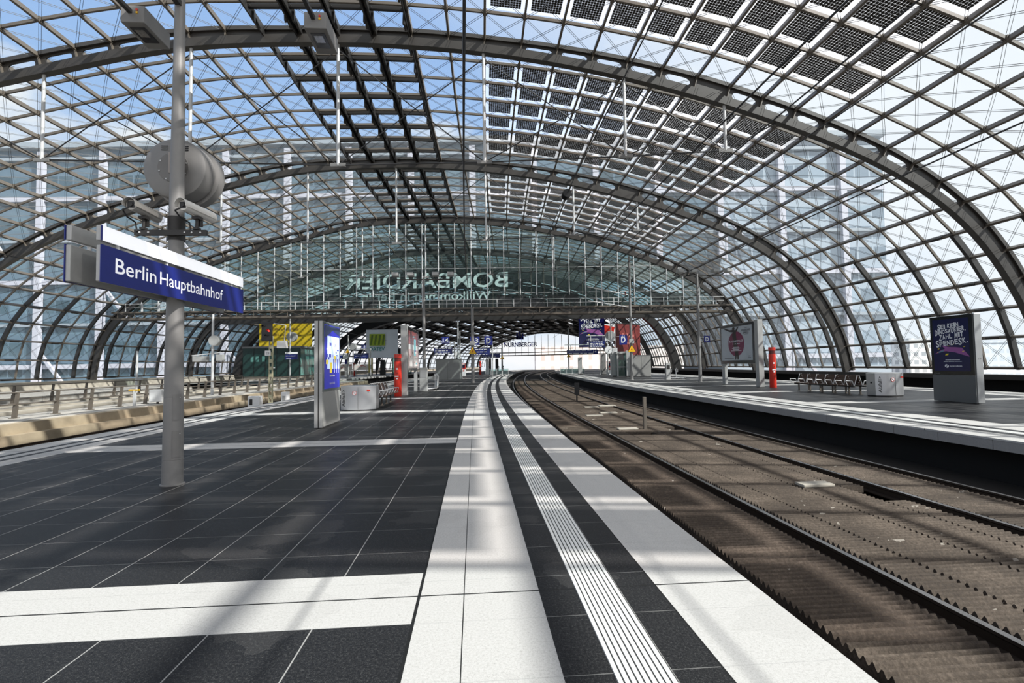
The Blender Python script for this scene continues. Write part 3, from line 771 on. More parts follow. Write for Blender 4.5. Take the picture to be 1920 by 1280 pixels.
def station_sign():
    t = at('station_sign', 'blue and white station name sign on both sides of the grey pole', 'sign', 7.72, -4.37)
    y0, y1 = -1.76, 1.72
    for q, fx in ((1, .19), (-1, -.19)):
        def bx(a, b, z0, z1, ya, yb, nm, m, bev=0):
            mb = MB(); mb.box(min(a, b), max(a, b), ya, yb, z0, z1); return mb.build(nm, m, t, False, bev)
        bd = bx(fx - .0 * q, fx - .055 * q, 2.66, 3.075, y0, y1, 'name_board', alum, .01)
        mb = MB(); mb.box(fx - .002 * q if q > 0 else fx - .006, fx + .006 if q > 0 else fx + .002, y0 - .012, y1 + .012, 2.655, 3.08); mb.build('face', blue, bd)
        text(bd, 'Berlin', .76, .178, (fx + .006 * q, -.02 - 1.14 * q if q < 0 else -1.16, 2.878), (0, q, 0), UP, sgl, 'lettering', .003, .004); text(bd, 'Hauptbahnhof', 1.68, .228, (fx + .006 * q, .14, 2.853), (0, q, 0), UP, sgl, 'lettering', .003, .004)
        lb = bx(fx, fx - .06 * q, 3.125, 3.30, y0, y1, 'light_box', alum, .008)
        mb = MB(); mb.box(fx if q > 0 else fx - .008, fx + .008 if q > 0 else fx, y0 + .01, y1 - .005, 3.127, 3.298); mb.build('face', mat('light_box_white', (.86, .87, .9), .35, 0, .03, 5., 0, .5, .62), lb)
        mb = MB(); mb.box(fx if q > 0 else fx - .007, fx + .007 if q > 0 else fx, y0 - .014, y0 + .01, 3.127, 3.298); mb.build('end_strip', blue, lb)
        for yy in (-1.45, -.5, .5, 1.35):
            mb = MB(); mb.tube((fx - .03 * q, yy, 3.06), (fx - .03 * q, yy, 3.14), .022, 10); mb.build('spacer', lsteel, t, True)
    for z in (2.75, 3.2):
        mb = MB(); mb.bar((-.16, 0, z), (.16, 0, z), .06, .06); mb.build('bracket', greypaint, t)
station_sign()
def drum():
    t = at('drum_housing', 'large round grey metal drum housing mounted behind the sign pole', 'loudspeaker', 7.93, -4.55, 4.74)
    mb = MB(); mb.lathe([(.001, 0), (.40, .0), (.455, .035), (.47, .09), (.47, .30), (.43, .32), (.43, .345), (.50, .37), (.51, .52), (.47, .55), (.001, .56)], 48, (0, 0, 0), 0, 'y'); mb.build('shell', greypaint, t, True)
    mb = MB(); mb.lathe([(.001, -.012), (.225, -.012), (.23, .002)], 40, (0, 0, 0), 0, 'y'); cp = mb.build('cover_plate', mat('plate_grey', (.16, .155, .15), .5, .1), t, True)
    for i in range(8):
        a = PI / 4 * i + .3; mb = MB(); mb.lathe([(.011, -.02), (.011, -.01)], 8, (.205 * math.cos(a), 0, .205 * math.sin(a)), 0, 'y'); mb.build('screw', lsteel, cp)
    mb = MB()
    for k in (-.13, .03, .17):
        for j in range(3): mb.box(k - .05, k + .05, -.006, .01, .335 - .03 * j - abs(k) * .1, .347 - .03 * j - abs(k) * .1)
    mb.build('vent_slots', black, t)
    mb = MB(); mb.box(.02, .10, -.17, .0, -.15, .17); mb.build('mount', mat('mount_grey', (.3, .27, .25), .5), t, False, .006)
drum()
def camera_bar():
    t = at('camera_bar', 'dark crossbar clamped to the pole under the two cameras', 'bracket', 7.60, -4.36, 3.635)
    mb = MB(); mb.box(-.5, .5, -.05, .0, -.04, .04); mb.build('bar', dsteel, t, False, .004)
    for x in (-.42, -.3, .2, .3, .42): mb = MB(); mb.lathe([(.012, -.06), (.012, -.05)], 8, (x, 0, 0), 0, 'y'); mb.build('bolt', lsteel, t)
camera_bar()
def cctv(label, d, yaw, body):
    t = at('surveillance_camera', label, 'camera', 7.57, d, 3.68, yaw)
    mb = MB(); mb.box(-.035, .035, -.04, .04, 0, .03); mb.tube((0, 0, .03), (0, 0, .17), .022, 10); mb.box(-.05, .05, -.05, .06, .15, .19); mb.box(-.03, .03, .03, .09, .06, .15); mb.build('stand', dsteel, t)
    mb = MB(); rings = []
    for y in (-.30, .36):
        rings.append([(.068 * math.cos(a) * (1 if math.sin(a) > 0 else 1.02), y, .27 + (.07 * math.sin(a) if math.sin(a) > 0 else .075 * math.sin(a))) for a in np.linspace(0, 2 * PI, 24, endpoint=False)])
    mb.loft(rings); mb.build('housing', body, t, True, .006)
    mb = MB(); rings = [[((.078 + o) * math.cos(a), y, .272 + (.08 + o) * math.sin(a)) for o in (0, .006) for a in (np.linspace(-.35, PI + .35, 18) if o == 0 else np.linspace(PI + .35, -.35, 18))] for y in (-.36, .33)]
    mb.loft(rings); mb.build('sunshield', body, t, True)
    mb = MB(); mb.box(-.045, .045, -.305, -.295, .225, .315); fr = mb.build('window', black, t)
    mb = MB(); mb.lathe([(.028, -.02), (.028, .01), (.022, .01)], 16, (0, -.30, .27), 0, 'y'); mb.build('lens', dsteel, fr, True)
    mb = MB(); pts = [(-.02, -.29, .24), (-.09, -.33, .19), (-.11, -.2, .13), (-.10, -.02, .10), (-.09, .0, .0), (-.07, -.03, -.04)]
    mb.path([Vector(p) for p in pts], .011, 8); mb.build('cable', cable, t, True)
cctv('grey surveillance camera left of the sign pole', -4.74, .06, mat('camera_grey', (.42, .40, .37), .45)); cctv('surveillance camera right of the sign pole, painted pale as if sunlit', -4.0, -.12, mat('camera_sunlit', (.72, .70, .66), .4))  # right camera's sunlight is put into its paler body colour
def floodlight(label, d, s=8.0):
    t = at('floodlight', label, 'floodlight', s, d, 7.05)
    mb = MB(); mb.box(-.175, .175, 0, .68, 0, .27); mb.build('housing', mat('lamp_grey', (.2, .195, .19), .5, .1, .15, 5.), t, False, .012)
    mb = MB(); mb.box(-.11, .11, .12, .5, -.012, .004); g = mb.build('lens', mat('lamp_glass', (.05, .05, .055), .12, 0, .5, 14.), t)
    mb = MB(); mb.box(-.07, .07, .16, .34, -.02, -.01); mb.build('reflector', mat('lamp_reflector', (.5, .5, .5), .2, .9, .4, 30.), g)
    mb = MB(); mb.bar((-.03, .02, .17), (-.03, -2.4, .17), .06, .06); mb.build('arm', dsteel, t)
    mb = MB(); mb.lathe([(.018, -.012), (.018, .0)], 12, (.07, 0, .2), 0, 'y'); mb.build('marker', red, t); mb = MB(); mb.lathe([(.018, -.012), (.018, .0)], 12, (.07, 0, .155), 0, 'y'); mb.build('marker', yellow, t)
floodlight('grey box floodlight left of the sign pole near the top edge', -5.24); floodlight('grey box floodlight right of the sign pole near the top edge', -2.47)
t = at('lamp_crossbar', 'steel crossbar holding both floodlight arms above the view', 'bracket', 5.6, -3.9, 7.24); mb = MB(); mb.bar((-1.5, 0, 0), (1.6, 0, 0), .09); mb.bar((-.4, 0, 0), (-.46, 2.1, -.1), .08); mb.build('bar', dsteel, t)
# ================================================================== PLATFORM FURNITURE
def pictogram_nosmoke(p, c, r, n=(0, -1, 0)):
    """round white no smoking sticker facing -y"""
    mb = MB(); mb.lathe([(r, 0), (r, .004)], 24, c, 0, 'y'); a = mb.build('sticker', white, p)
    mb = MB(); rings = [[(c[0] + q * math.cos(x), c[1] - .003, c[2] + q * math.sin(x)) for x in np.linspace(0, 2 * PI, 24, endpoint=False)] for q in (r * .95, r * .78)]
    mb.loft(rings, True, False); mb.bar((c[0] - r * .6, c[1] - .004, c[2] + r * .6), (c[0] + r * .6, c[1] - .004, c[2] - r * .6), r * .16, .002)
    mb.build('ring', red, a); mb = MB(); mb.box(c[0] - r * .5, c[0] + r * .4, c[1] - .0025, c[1] - .0015, c[2] - r * .1, c[2] + r * .1); mb.build('symbol', black, a)
def bin_(label, s, d, lit):
    t = at('waste_bin', label, 'waste bin', s, d, 0, 0)
    w, b = .66, .28; n = 14
    def ring(z, k=1.): 
        a = [(w * x * k, -.08 - b * (1 - x * x) * k, z) for x in np.linspace(-1, 1, n)]; return a + [(w * x * k, .45 + b * .5 * (1 - x * x) * k, z) for x in np.linspace(1, -1, n)]
    mb = MB(); mb.loft([ring(.05), ring(.90)]); mb.build('body', mat('bin_steel', (.5, .5, .51), .34, .8, .05, 60.), t, True)
    mb = MB(); mb.loft([ring(0, .95), ring(.05, .95)]); mb.build('plinth', dsteel, t)
    mb = MB(); mb.loft([ring(.90, 1.015), ring(.93, 1.015), ring(.955, .8)]); mb.build('lid', alu, t, True)
    text(t, 'Abfall', .52, .125, (-.535, -.192, .42), (0, 0, 1), (-.93, .36, 0), black, 'lettering', .004, .01); text(t, '>', .09, .09, (-.535, -.192, .76), (0, 0, 1), (-.93, .36, 0), black, 'lettering', .004, .01)
    pictogram_nosmoke(t, (-.08, -.372, .68), .085)
    mb = MB(); mb.box(.36, .48, -.286, -.262, .74, .80); mb.build('red_label', red, t)
    mb = MB(); mb.box(-.672, -.655, .1, .2, .52, .58); mb.build('lock', black, t)
    mb = MB(); mb.box(.045, .05, -.366, -.35, .06, .89); mb.build('seam', dsteel, t)
    return t
bin_('grey steel waste bin beside the bench on the main platform', 19.75, -4.5, 0)
b = bin_('bright steel waste bin on the right platform between bench and advert', 21.6, 18.35, 1); b.scale = (1, 1, 1.12)
def bench(label, s0, d, n):
    t = at('bench', label, 'bench', s0, d)
    L = n * .72
    for q in (-1, 1):
        mb = MB(); mb.box(q * .28 - .04, q * .28 + .04, -.1, L + .1, .36, .42); mb.build('beam', dsteel, t)
        for y in np.linspace(.25, L - .25, max(2, n - 1)):
            mb = MB(); mb.box(q * .28 - .03, q * .28 + .03, y - .03, y + .03, 0, .36); mb.box(q * .28 - .07, q * .28 + .07, y - .07, y + .07, 0, .012); mb.build('leg', steel, t)
        for i in range(n):
            y = i * .72 + .06
            mb = MB()
            for k in range(4):
                x = q * (.2 + .115 * k); mb.box(min(x, x + q * .1), max(x, x + q * .1), y, y + .6, .42 + .01 * k, .445 + .01 * k)
            mb.build('seat', wood, t)
            mb = MB()
            for k in range(5):
                z = .47 + .092 * k; x = q * (.17 - .033 * k); mb.box(min(x, x - q * .025), max(x, x - q * .025), y, y + .6, z, z + .082)
            mb.build('backrest', wood, t)
        for i in range(n + 1):
            y = i * .72; mb = MB(); P = [Vector(p) for p in ((q * .22, y, .43), (q * .3, y, .65), (q * .6, y, .67), (q * .62, y, .645), (q * .52, y, .43))]
            mb.path(P, .017, 8); mb.tube((q * .2, y, .43), (q * .04, y, .93), .016, 8); mb.build('armrest', lsteel, t, True)
    return t
bench('double row of dark wooden seats with steel armrests on the main platform', 20.75, -4.35, 5)
bench('double row of dark wooden seats with steel armrests on the right platform', 22.9, 17.95, 6)
def helppoint(label, s, d, h):
    t = at('help_point', label, 'emergency pillar', s, d)
    mb = MB(); mb.lathe([(.2, .0), (.205, .02), (.205, h - .42)], 28); mb.build('column', red, t, True)
    mb = MB(); mb.lathe([(.185, h - .42), (.185, h - .2)], 28); mb.build('lamp_ring', dred, t, True)
    mb = MB(); mb.lathe([(.205, h - .2), (.205, h), (.001, h + .004)], 28); mb.build('cap', red, t, True)
    for z, w, hh in ((1.48, .07, .09), (1.08, .13, .06), (.95, .06, .07)):
        mb = MB(); a = -PI / 2; mb.box(-w, w * .6, -.212, -.195, z, z + hh); mb.build('label_plate', white, t)
    mb = MB(); mb.lathe([(.03, -.012), (.03, 0)], 14, (0, -.205, 1.3), 0, 'y'); mb.build('call_button', black, t)
    return t
helppoint('bright red cylindrical help pillar beside the bench on the main platform', 28.65, -4.52, 2.35)
helppoint('red cylindrical help pillar beside the poster board on the right platform', 31.0, 18.42, 2.52)
helppoint('small distant red help pillar on the main platform near the blue displays', 91, -3.7, 2.4)
helppoint('small distant red help pillar on the left platform', 98, -29.2, 2.4)
posterblue = mat('poster_blue', (.006, .007, .06), .15, 0, .1); pink = mat('poster_pink', (.3, .09, .3), .3); pyel = mat('poster_yellow', (.75, .6, .02), .3); pwhite = mat('poster_white', (.75, .76, .8), .3)
teal = mat('poster_teal', (.05, .3, .35), .3)
def dino_poster(p, O, r, u, w, h, lift=.004, top=True):
    """the hand lettered poster: O lower left corner, r right, u up"""
    r, u, O = Vector(r).normalized(), Vector(u).normalized(), Vector(O); n = r.cross(u)
    Q = lambda a, b, e=1: O + r * (a * w) + u * (b * h) + n * lift * e
    mb = MB(); mb.add([Q(0, 0, .3), Q(1, 0, .3), Q(1, 1, .3), Q(0, 1, .3)], [(0, 1, 2, 3)]); b = mb.build('poster', posterblue, p)
    rnd = random.Random(3)
    for line, x0, x1, yb, hh in (('SEI KEIN', .14, .74, .875, .085), ('DINOSAURIER.', .06, .94, .78, .085), ('ZAHL MIT', .17, .86, .675, .09), ('SPENDESK.', .07, .98, .55, .10)):
        k = len(line); ws = [.55 if c in 'I.' else (.6 if c == ' ' else 1.) for c in line]; tot = sum(ws); x = x0
        for c, wi in zip(line, ws):
            cw = (x1 - x0) * wi / tot
            if c not in ' ':
                big = 1.35 if (c == line[0] or (c in 'UKM' and line[0] != 'S')) else 1.
                a = rnd.uniform(-.12, .12); rr = r * math.cos(a) + u * math.sin(a); uu = u * math.cos(a) - r * math.sin(a)
                slope = (x - .5) * .07
                text(b, c, cw * w * (.86 if c not in '.' else .4), h * hh * (big if c != '.' else .2), Q(x + cw / 2, yb + slope + rnd.uniform(-.006, .006) + (0 if c != '.' else -.035)), rr, uu, pwhite, 'lettering', 0, .03)
            x += cw
    body = [(.02, .33), (.2, .40), (.33, .43), (.24, .50), (.42, .465), (.62, .455), (.80, .44), (.86, .39), (.97, .30), (.99, .27), (.86, .30), (.72, .33), (.60, .36), (.48, .37), (.36, .385), (.2, .37)]
    vs = [Q(a, b_) for a, b_ in body]; mb = MB(); c = len(vs); mb.add(vs + [Q(.45, .41)], [(i, (i + 1) % c, c) for i in range(c)]); mb.build('drawing', pink, b)
    mb = MB(); mb.add([Q(.13, .37, 1.3), Q(.3, .405, 1.3), Q(.3, .39, 1.3), Q(.16, .355, 1.3)], [(0, 1, 2, 3)]); mb.build('drawing', teal, b)
    for a, c_, e in ((.12, .42, .035), (.42, .475, .025), (.55, .505, .03), (.84, .45, .03), (.8, .36, .035), (.33, .30, .06), (.1, .36, .03)):
        mb = MB(); mb.add([Q(a, c_, 1.2), Q(a + e * 1.4, c_ + .008, 1.2), Q(a + e * 1.7, c_ + e * .6, 1.2), Q(a + e * .3, c_ + e * .55, 1.2)], [(0, 1, 2, 3)]); mb.build('note', pyel, b)
    mb = MB(); [mb.add([Q(x0, y0, 1.2), Q(x1, y0, 1.2), Q(x1, y0 + .009, 1.2), Q(x0, y0 + .009, 1.2)], [(0, 1, 2, 3)]) for x0, x1, y0 in ((.33, .5, .21), (.515, .73, .21), (.28, .4, .18), (.415, .58, .18), (.595, .78, .18))]; mb.build('print', pwhite, b)
    text(b, 'spendesk', w * .34, h * .038, Q(.62, .095), r, u, pwhite, 'lettering', 0, .01)
    mb = MB(); c0 = Q(.36, .098)
    for a0 in (0, PI): 
        pts = [c0 + (r * math.cos(a) + u * math.sin(a)) * w * .045 + r * (.012 * w * (1 if a0 else -1)) for a in np.linspace(a0 + .6, a0 + PI + .6, 10)]; mb.add(pts, [tuple(range(10))])
    mb.build('logo', pwhite, b)
    return b
pblack = mat('frame_black', (.01, .011, .011), .12, 0, .05)
def advert_right():
    t = at('advertising_pillar', 'tall grey advertising pillar with a dark blue lettered poster on the right platform', 'advert pillar', 17.15, 18.0)
    mb = MB(); mb.box(0, .30, 0, 1.72, .02, 1.02); mb.build('base', mat('base_grey', (.12, .125, .125), .55, .1, .1, 60.), t)
    mb = MB(); mb.box(.05, .31, -.02, 1.74, .02, 3.28); mb.build('casing', alu, t, False, .008)
    mb = MB(); mb.box(-.012, .06, 0, 1.72, 1.03, 3.27); fr = mb.build('frame', pblack, t)
    dino_poster(fr, (-.014, 1.60, 1.17), (0, -1, 0), UP, 1.46, 1.98)
    text(fr, 'STRÖER', .26, .045, (-.016, 1.5, 1.09), (0, -1, 0), UP, mat('dim_white', (.3, .3, .3), .4), 'lettering', 0)
    for y in (.1,):
        mb = MB(); mb.lathe([(.012, -.03), (.012, -.018)], 10, (.14, 0, 1.62), 0, 'y'); mb.build('lock', black, t); mb = MB(); mb.lathe([(.012, -.03), (.012, -.018)], 10, (.22, 0, 1.62), 0, 'y'); mb.build('lock', black, t)
advert_right()
def advert_left():
    t = at('advertising_pillar', 'slim aluminium advertising pillar with a glowing blue and white poster on the main platform', 'advert pillar', 14.15, -4.39)
    mb = MB(); mb.box(0, .215, 0, 1.72, .015, 2.94); mb.build('casing', alum, t, False, .006)
    mb = MB(); mb.box(.10, .13, -.004, .0, .02, 2.94); mb.build('seam', dsteel, t)
    for x in (.06, .16):
        mb = MB(); mb.lathe([(.011, -.012), (.011, 0)], 10, (x, 0, 1.5), 0, 'y'); mb.build('lock', lsteel, t)
    mb = MB(); mb.box(.215, .235, .02, 1.70, .04, .98); mb.build('base', mat('panel_grey', (.32, .32, .31), .5, .1, .1, 30.), t)
    mb = MB(); mb.box(.215, .24, .03, 1.69, 1.0, 2.92); fr = mb.build('frame', mat('frame_green_glass', (.1, .13, .13), .15), t)
    X = .243; scr = lambda c, e, nm: mat(nm, c, .4, 0, .08, 3., 0, .5, e)
    def rect(y0, y1, z0, z1, m, e=0): mb = MB(); mb.box(X + e - .004, X + e, y0, y1, z0, z1); return mb.build('picture', m, fr)
    wb, bb = scr((.55, .68, .95), .75, 'screen_white'), scr((.02, .025, .35), .5, 'screen_blue'); ye, li = scr((.8, .62, .05), .6, 'screen_yellow'), scr((.5, .5, .9), .5, 'screen_lilac')
    rect(.10, 1.62, 1.06, 2.86, bb); rect(.36, 1.58, 1.62, 2.55, wb, .002)
    mb = MB(); mb.poly([(X + .003, .12, 2.84), (X + .003, 1.6, 2.84), (X + .003, 1.6, 2.6), (X + .003, .9, 2.72), (X + .003, .12, 2.48)], (.001, 0, 0)); mb.build('picture', scr((.03, .05, .12), .2, 'screen_dark'), fr)
    rnd = random.Random(5)
    for i in range(16):
        y, z = rnd.uniform(.3, 1.4), rnd.uniform(1.85, 2.3); rect(y, y + rnd.uniform(.05, .2), z, z + rnd.uniform(.03, .1), bb if i % 3 else li, .004)
    for y, z, h in ((.62, 1.5, .3), (.25, 1.75, .12), (1.0, 1.8, .2)): rect(y, y + .2, z, z + h, ye, .005)
    for i in range(6): rect(.95 + .1 * i, 1.0 + .1 * i, 1.5, 1.9, li if i % 2 else bb, .006)
    text(fr, 'spendesk', .55, .09, (X + .004, .85, 1.2), (0, 1, 0), UP, pwhite, 'lettering', .002); rect(.6, .85, 1.40, 1.43, pwhite, .004); rect(.88, 1.1, 1.40, 1.43, pwhite, .004)
advert_left()
def poster_board(label, s, d, face, L, H_, zb, art):
    """board parallel to the track; face -1 shows to the left, +1 to the right"""
    t = at('poster_board', label, 'poster board', s, d)
    mb = MB(); mb.box(-.17, .17, 0, .42, .0, H_ + .05); mb.build('post', alum, t, False, .01)
    mb = MB(); mb.box(-.1, .1, L - .45, L, 0, zb); mb.build('leg', alum, t, False, .01)
    mb = MB(); mb.box(-.14, .14, .5, L, zb, H_); cs = mb.build('casing', alum, t)
    x = .14 * face
    mb = MB(); mb.box(min(x, x + .02 * face), max(x, x + .02 * face), .52, L - .02, zb + .02, H_ - .02); fr = mb.build('frame', pblack, cs)
    art(fr, x + .024 * face, .72, L - .2, zb + .24, H_ - .2, face); return t
def art_dancer(p, x, y0, y1, z0, z1, q):
    """grey poster: dark figure with raised arms over a crimson oval (facing -x, reads from far to near)"""
    w, h = y1 - y0, z1 - z0; Q = lambda a, b, e=0: Vector((x + q * e * .003, y1 - a * w, z0 + b * h)) if q < 0 else Vector((x + q * e * .003, y0 + a * w, z0 + b * h))
    def pg(pts, m, e): mb = MB(); mb.add([Q(a, b, e) for a, b in pts], [tuple(range(len(pts)))]); mb.build('picture', m, p)
    pg([(0, 0), (1, 0), (1, 1), (0, 1)], mat('poster_grey', (.42, .46, .49), .3, 0, .08, 3.), 0)
    pg([(.50 + .26 * math.cos(a), .49 + .37 * math.sin(a)) for a in np.linspace(0, 2 * PI, 40, endpoint=False)], mat('poster_crimson', (.16, .008, .055), .35, 0, .15, 2.), 1)
    dk = mat('poster_figure', (.02, .012, .012), .4, 0, .3, 4.)
    pg([(.38, .74), (.40, .84), (.28, .87), (.12, .96), (.10, .99), (.13, .995), (.3, .92), (.41, .92), (.5, .9), (.56, .99), (.6, .99), (.55, .88), (.5, .82), (.51, .7), (.54, .5), (.56, .3), (.575, .1), (.57, .02), (.53, .02), (.52, .2), (.49, .02), (.46, .02), (.46, .2), (.42, .4), (.41, .6)], dk, 2)
    pg([(.43 + .045 * math.cos(a), .95 + .045 * math.sin(a)) for a in np.linspace(0, 2 * PI, 16, endpoint=False)], dk, 2.5)
    r = Vector((0, q, 0)); T = lambda s, ww, hh, a, b, m: text(p, s, ww * w, hh * h, Q(a, b, 3), r, UP, m, 'lettering', 0, .008)
    T('JUGENDTAGE', .46, .075, .5, .56, pwhite); T('7. + 8. MAI', .24, .03, .5, .49, pwhite)
    for k, (ww, z) in enumerate(((.2, .38), (.26, .35), (.2, .32), (.34, .28))): pg([(.5 - ww / 2, z), (.5 + ww / 2, z), (.5 + ww / 2, z + .014), (.5 - ww / 2, z + .014)], pwhite, 3)
    T('DIE', .07, .03, .82, .93, dk); T('PASSIONS', .26, .055, .82, .865, dk); T('SPIELE', .17, .055, .82, .79, dk); pg([(.76, .74), (.9, .74), (.9, .745), (.76, .745)], dk, 3)
    pg([(.1, .06), (.42, .06), (.42, .075), (.1, .075)], dk, 3); pg([(.86, .06), (.95, .06), (.95, .08), (.86, .08)], dk, 3); pg([(.87, .11), (.94, .11), (.94, .125), (.87, .125)], dk, 3)
def art_blur(p, x, y0, y1, z0, z1, q):
    rnd = random.Random(9); w, h = y1 - y0, z1 - z0
    cols = [mat('art_red', (.28, .05, .045), .2), mat('art_teal', (.12, .45, .5), .2), mat('art_white', (.7, .68, .66), .2), mat('art_rose', (.55, .36, .36), .2), mat('art_blue', (.08, .1, .3), .2)]
    def rc(a0, a1, b0, b1, m, e): mb = MB(); mb.add([(x + q * e * .003, y0 + a * w, z0 + b * h) for a, b in ((a0, b0), (a1, b0), (a1, b1), (a0, b1))], [(0, 1, 2, 3)]); mb.build('picture', m, p)
    rc(0, 1, 0, 1, cols[3], 0); rc(0, 1, .62, 1, cols[0], 1); rc(0, 1, .48, .62, cols[2], 1.2); rc(.5, .72, .3, .8, cols[1], 2); rc(.1, .9, 0, .28, cols[2], 1.4)
    for i in range(10): a, b = rnd.uniform(0, .8), rnd.uniform(.05, .9); rc(a, a + rnd.uniform(.05, .2), b, b + .05, cols[i % 5], 3 + i * .1)
poster_board('poster board with a crimson oval and dancing figure on the right platform', 31.75, 18.12, -1, 5.3, 4.3, 1.5, art_dancer)
poster_board('poster board with a colourful print behind the red pillar on the main platform', 29.0, -4.24, 1, 5.1, 3.98, 1.42, art_blur)
def cart(label, s, d, turn, z=0):
    t = at('luggage_cart', label, 'luggage cart', s, d, z, turn, 'nested luggage carts beside the poster board' if d < 0 else 'luggage carts parked on the right platform')
    mb = MB()
    for x in (-.3, .3): mb.path([Vector(p) for p in ((x, -.45, .12), (x, .45, .16), (x * 1.05, .5, .95), (x * 1.05, .42, 1.08))], .018, 8)
    mb.path([Vector(p) for p in ((-.315, .42, 1.08), (.315, .42, 1.08))], .022, 8); mb.path([Vector(p) for p in ((-.3, -.45, .12), (.3, -.45, .12))], .018, 8); mb.path([Vector(p) for p in ((-.31, .49, .6), (.31, .49, .6))], .015, 8)
    mb.build('frame', lsteel, t, True)
    mb = MB(); mb.box(-.3, .3, -.45, .45, .15, .17); mb.build('platform', alu, t)
    mb = MB(); mb.box(-.27, .27, .30, .33, .72, .98); mb.box(-.27, .27, .30, .5, .70, .72); mb.build('basket', alu, t)
    mb = MB(); mb.box(-.22, .22, .5, .515, .3, .62); mb.build('panel', mat('panel_pale', (.5, .58, .62), .4), t)
    for x, y in ((-.28, -.38), (.28, -.38), (-.28, .42), (.28, .42)):
        mb = MB(); mb.tube((x - .025, y, .075), (x + .025, y, .075), .075, 14); mb.build('wheel', rubber, t, True)
    return t
c0 = cart('silver luggage cart nearest the viewer behind the poster board', 34.4, -3.45, -1.2)
for i, lb in enumerate(('second silver luggage cart of the nested row', 'third silver luggage cart of the nested row', 'rearmost silver luggage cart of the nested row')):
    put(copy_tree(c0), 34.95 + .5 * i, -3.5 - .02 * i, 0, -1.2)['label'] = lb
c1 = copy_tree(c0); c1['group'] = 'luggage carts parked on the right platform'; c1['label'] = 'left silver luggage cart beside the grey dispenser on the right platform'; put(c1, 50.3, 18.9, 0, 1.3)
c2 = copy_tree(c1); c2['label'] = 'right silver luggage cart of the pair on the right platform'; put(c2, 50.9, 19.7, 0, 1.3)
t = at('cart_dispenser', 'grey upright cart dispenser box left of the luggage carts', 'dispenser', 49.9, 18.05); mb = MB(); mb.box(-.22, .22, -.2, .2, 0, 1.62); mb.build('body', alum, t, False, .02); mb = MB(); mb.box(-.15, .15, -.21, -.2, 1.0, 1.4); mb.build('panel', dsteel, t)
t = at('vending_cabinet', 'small grey metal cabinet between poster board leg and luggage carts', 'cabinet', 33.9, -3.75); mb = MB(); mb.box(-.25, .25, -.2, .2, 0, 1.55); mb.build('body', alum, t, False, .02); mb = MB(); mb.box(-.2, .2, -.21, -.2, .9, 1.4); mb.build('door', alu, t)
def stairbox(label, s0, s1, d0, d1, h):
    t = at('stair_enclosure', label, 'stair enclosure', s0, d0)
    mb = MB(); mb.box(0, d1 - d0, 0, s1 - s0, 0, h); mb.build('body', granite, t, False, .06); mb = MB(); mb.box(-.03, d1 - d0 + .03, -.03, s1 - s0 + .03, h, h + .08); mb.build('coping', mat('coping_grey', (.16, .16, .16), .5), t)
    mb = MB(); mb.box((d1 - d0) / 2 - .008, (d1 - d0) / 2 + .008, -.008, 0, .05, h - .05); mb.build('joint', dsteel, t)
stairbox('grey granite stair enclosure on the main platform', 58.9, 62.5, -6.2, -3.42, 2.4)
stairbox('grey granite stair enclosure on the right platform', 61.6, 65, 17.3, 19.6, 2.55)
def warn(p, x, y, z, w):
    """yellow warning triangle facing -y with black border and a bolt"""
    mb = MB(); mb.poly([(x - w / 2, y, z), (x + w / 2, y, z), (x, y, z + w * .87)], (0, .01, 0)); a = mb.build('warning_plate', black, p)
    k = .86; mb = MB(); mb.poly([(x - w / 2 * k, y - .004, z + .04 * w), (x + w / 2 * k, y - .004, z + .04 * w), (x, y - .004, z + w * .8)], (0, .004, 0)); mb.build('plate_face', yellow, a)
    mb = MB(); mb.poly([(x - .03 * w, y - .008, z + .12 * w), (x + .12 * w, y - .008, z + .3 * w), (x + .02 * w, y - .008, z + .3 * w), (x + .05 * w, y - .008, z + .5 * w), (x - .13 * w, y - .008, z + .27 * w), (x, y - .008, z + .27 * w)], (0, .003, 0)); mb.build('bolt_symbol', mat('symbol_red', (.45, .05, .01), .4), a)
def mast(label, s, d, h, r=.14, r2=.1, warning=True, lamps=None, wz=2.75, box=True, m=greypaint):
    t = at('lamp_mast' if lamps else 'steel_mast', label, 'mast', s, d)
    mb = MB(); mb.lathe([(r + .05, 0), (r + .05, .03), (r, .04), (r2, h)], 20); mb.build('shaft', m, t, True)
    if box: mb = MB(); mb.box(-.25, .25, -r - .12, -r + .02, wz + .85, wz + 1.25); mb.build('box', alum, t, False, .02)
    if warning: warn(t, 0, -r - .06, wz, .85)
    if lamps:
        zl, hw = lamps
        mb = MB(); mb.bar((-hw, 0, zl), (hw, 0, zl), .08); mb.build('crossbar', dsteel, t)
        for x in (-hw, -hw * .45, hw * .45, hw):
            mb = MB(); mb.bar((x, 0, zl), (x + .1, -.9, zl + .15 if abs(x) == hw else zl - .1), .06); a = mb.build('lamp_arm', dsteel, t)
            mb = MB(); mb.box(x - .1, x + .35, -1.5, -.8, zl + .05, zl + .3); mb.build('lamp_head', alum, a, False, .02)
    return t
def catenary_top(p, z, side, L):
    mb = MB(); mb.tube((0, 0, z), (side * L, 0, z + .9), .045, 8); mb.tube((0, 0, z - 1.2), (side * L, 0, z - .5), .04, 8); mb.tube((side * L * .8, 0, z + .7), (side * L * .8, 0, z - .6), .03, 6); mb.build('cantilever', lsteel, p, True)
    mb = MB(); 
    for k in range(5): mb.lathe([(.09, .0), (.05, .06)], 12, (side * .45, 0, z + .06 + .07 * k))
    mb.build('insulator', dred, p, True)
m1 = mast('grey mast with a yellow warning triangle at the main platform edge', 49.1, -1.19, 7.36, .17, .14)
m2 = mast('tall grey mast with a yellow warning triangle near the right platform edge', 49.8, 14.45, 12.3, .15, .1); catenary_top(m2, 8.4, -1, 4.2)
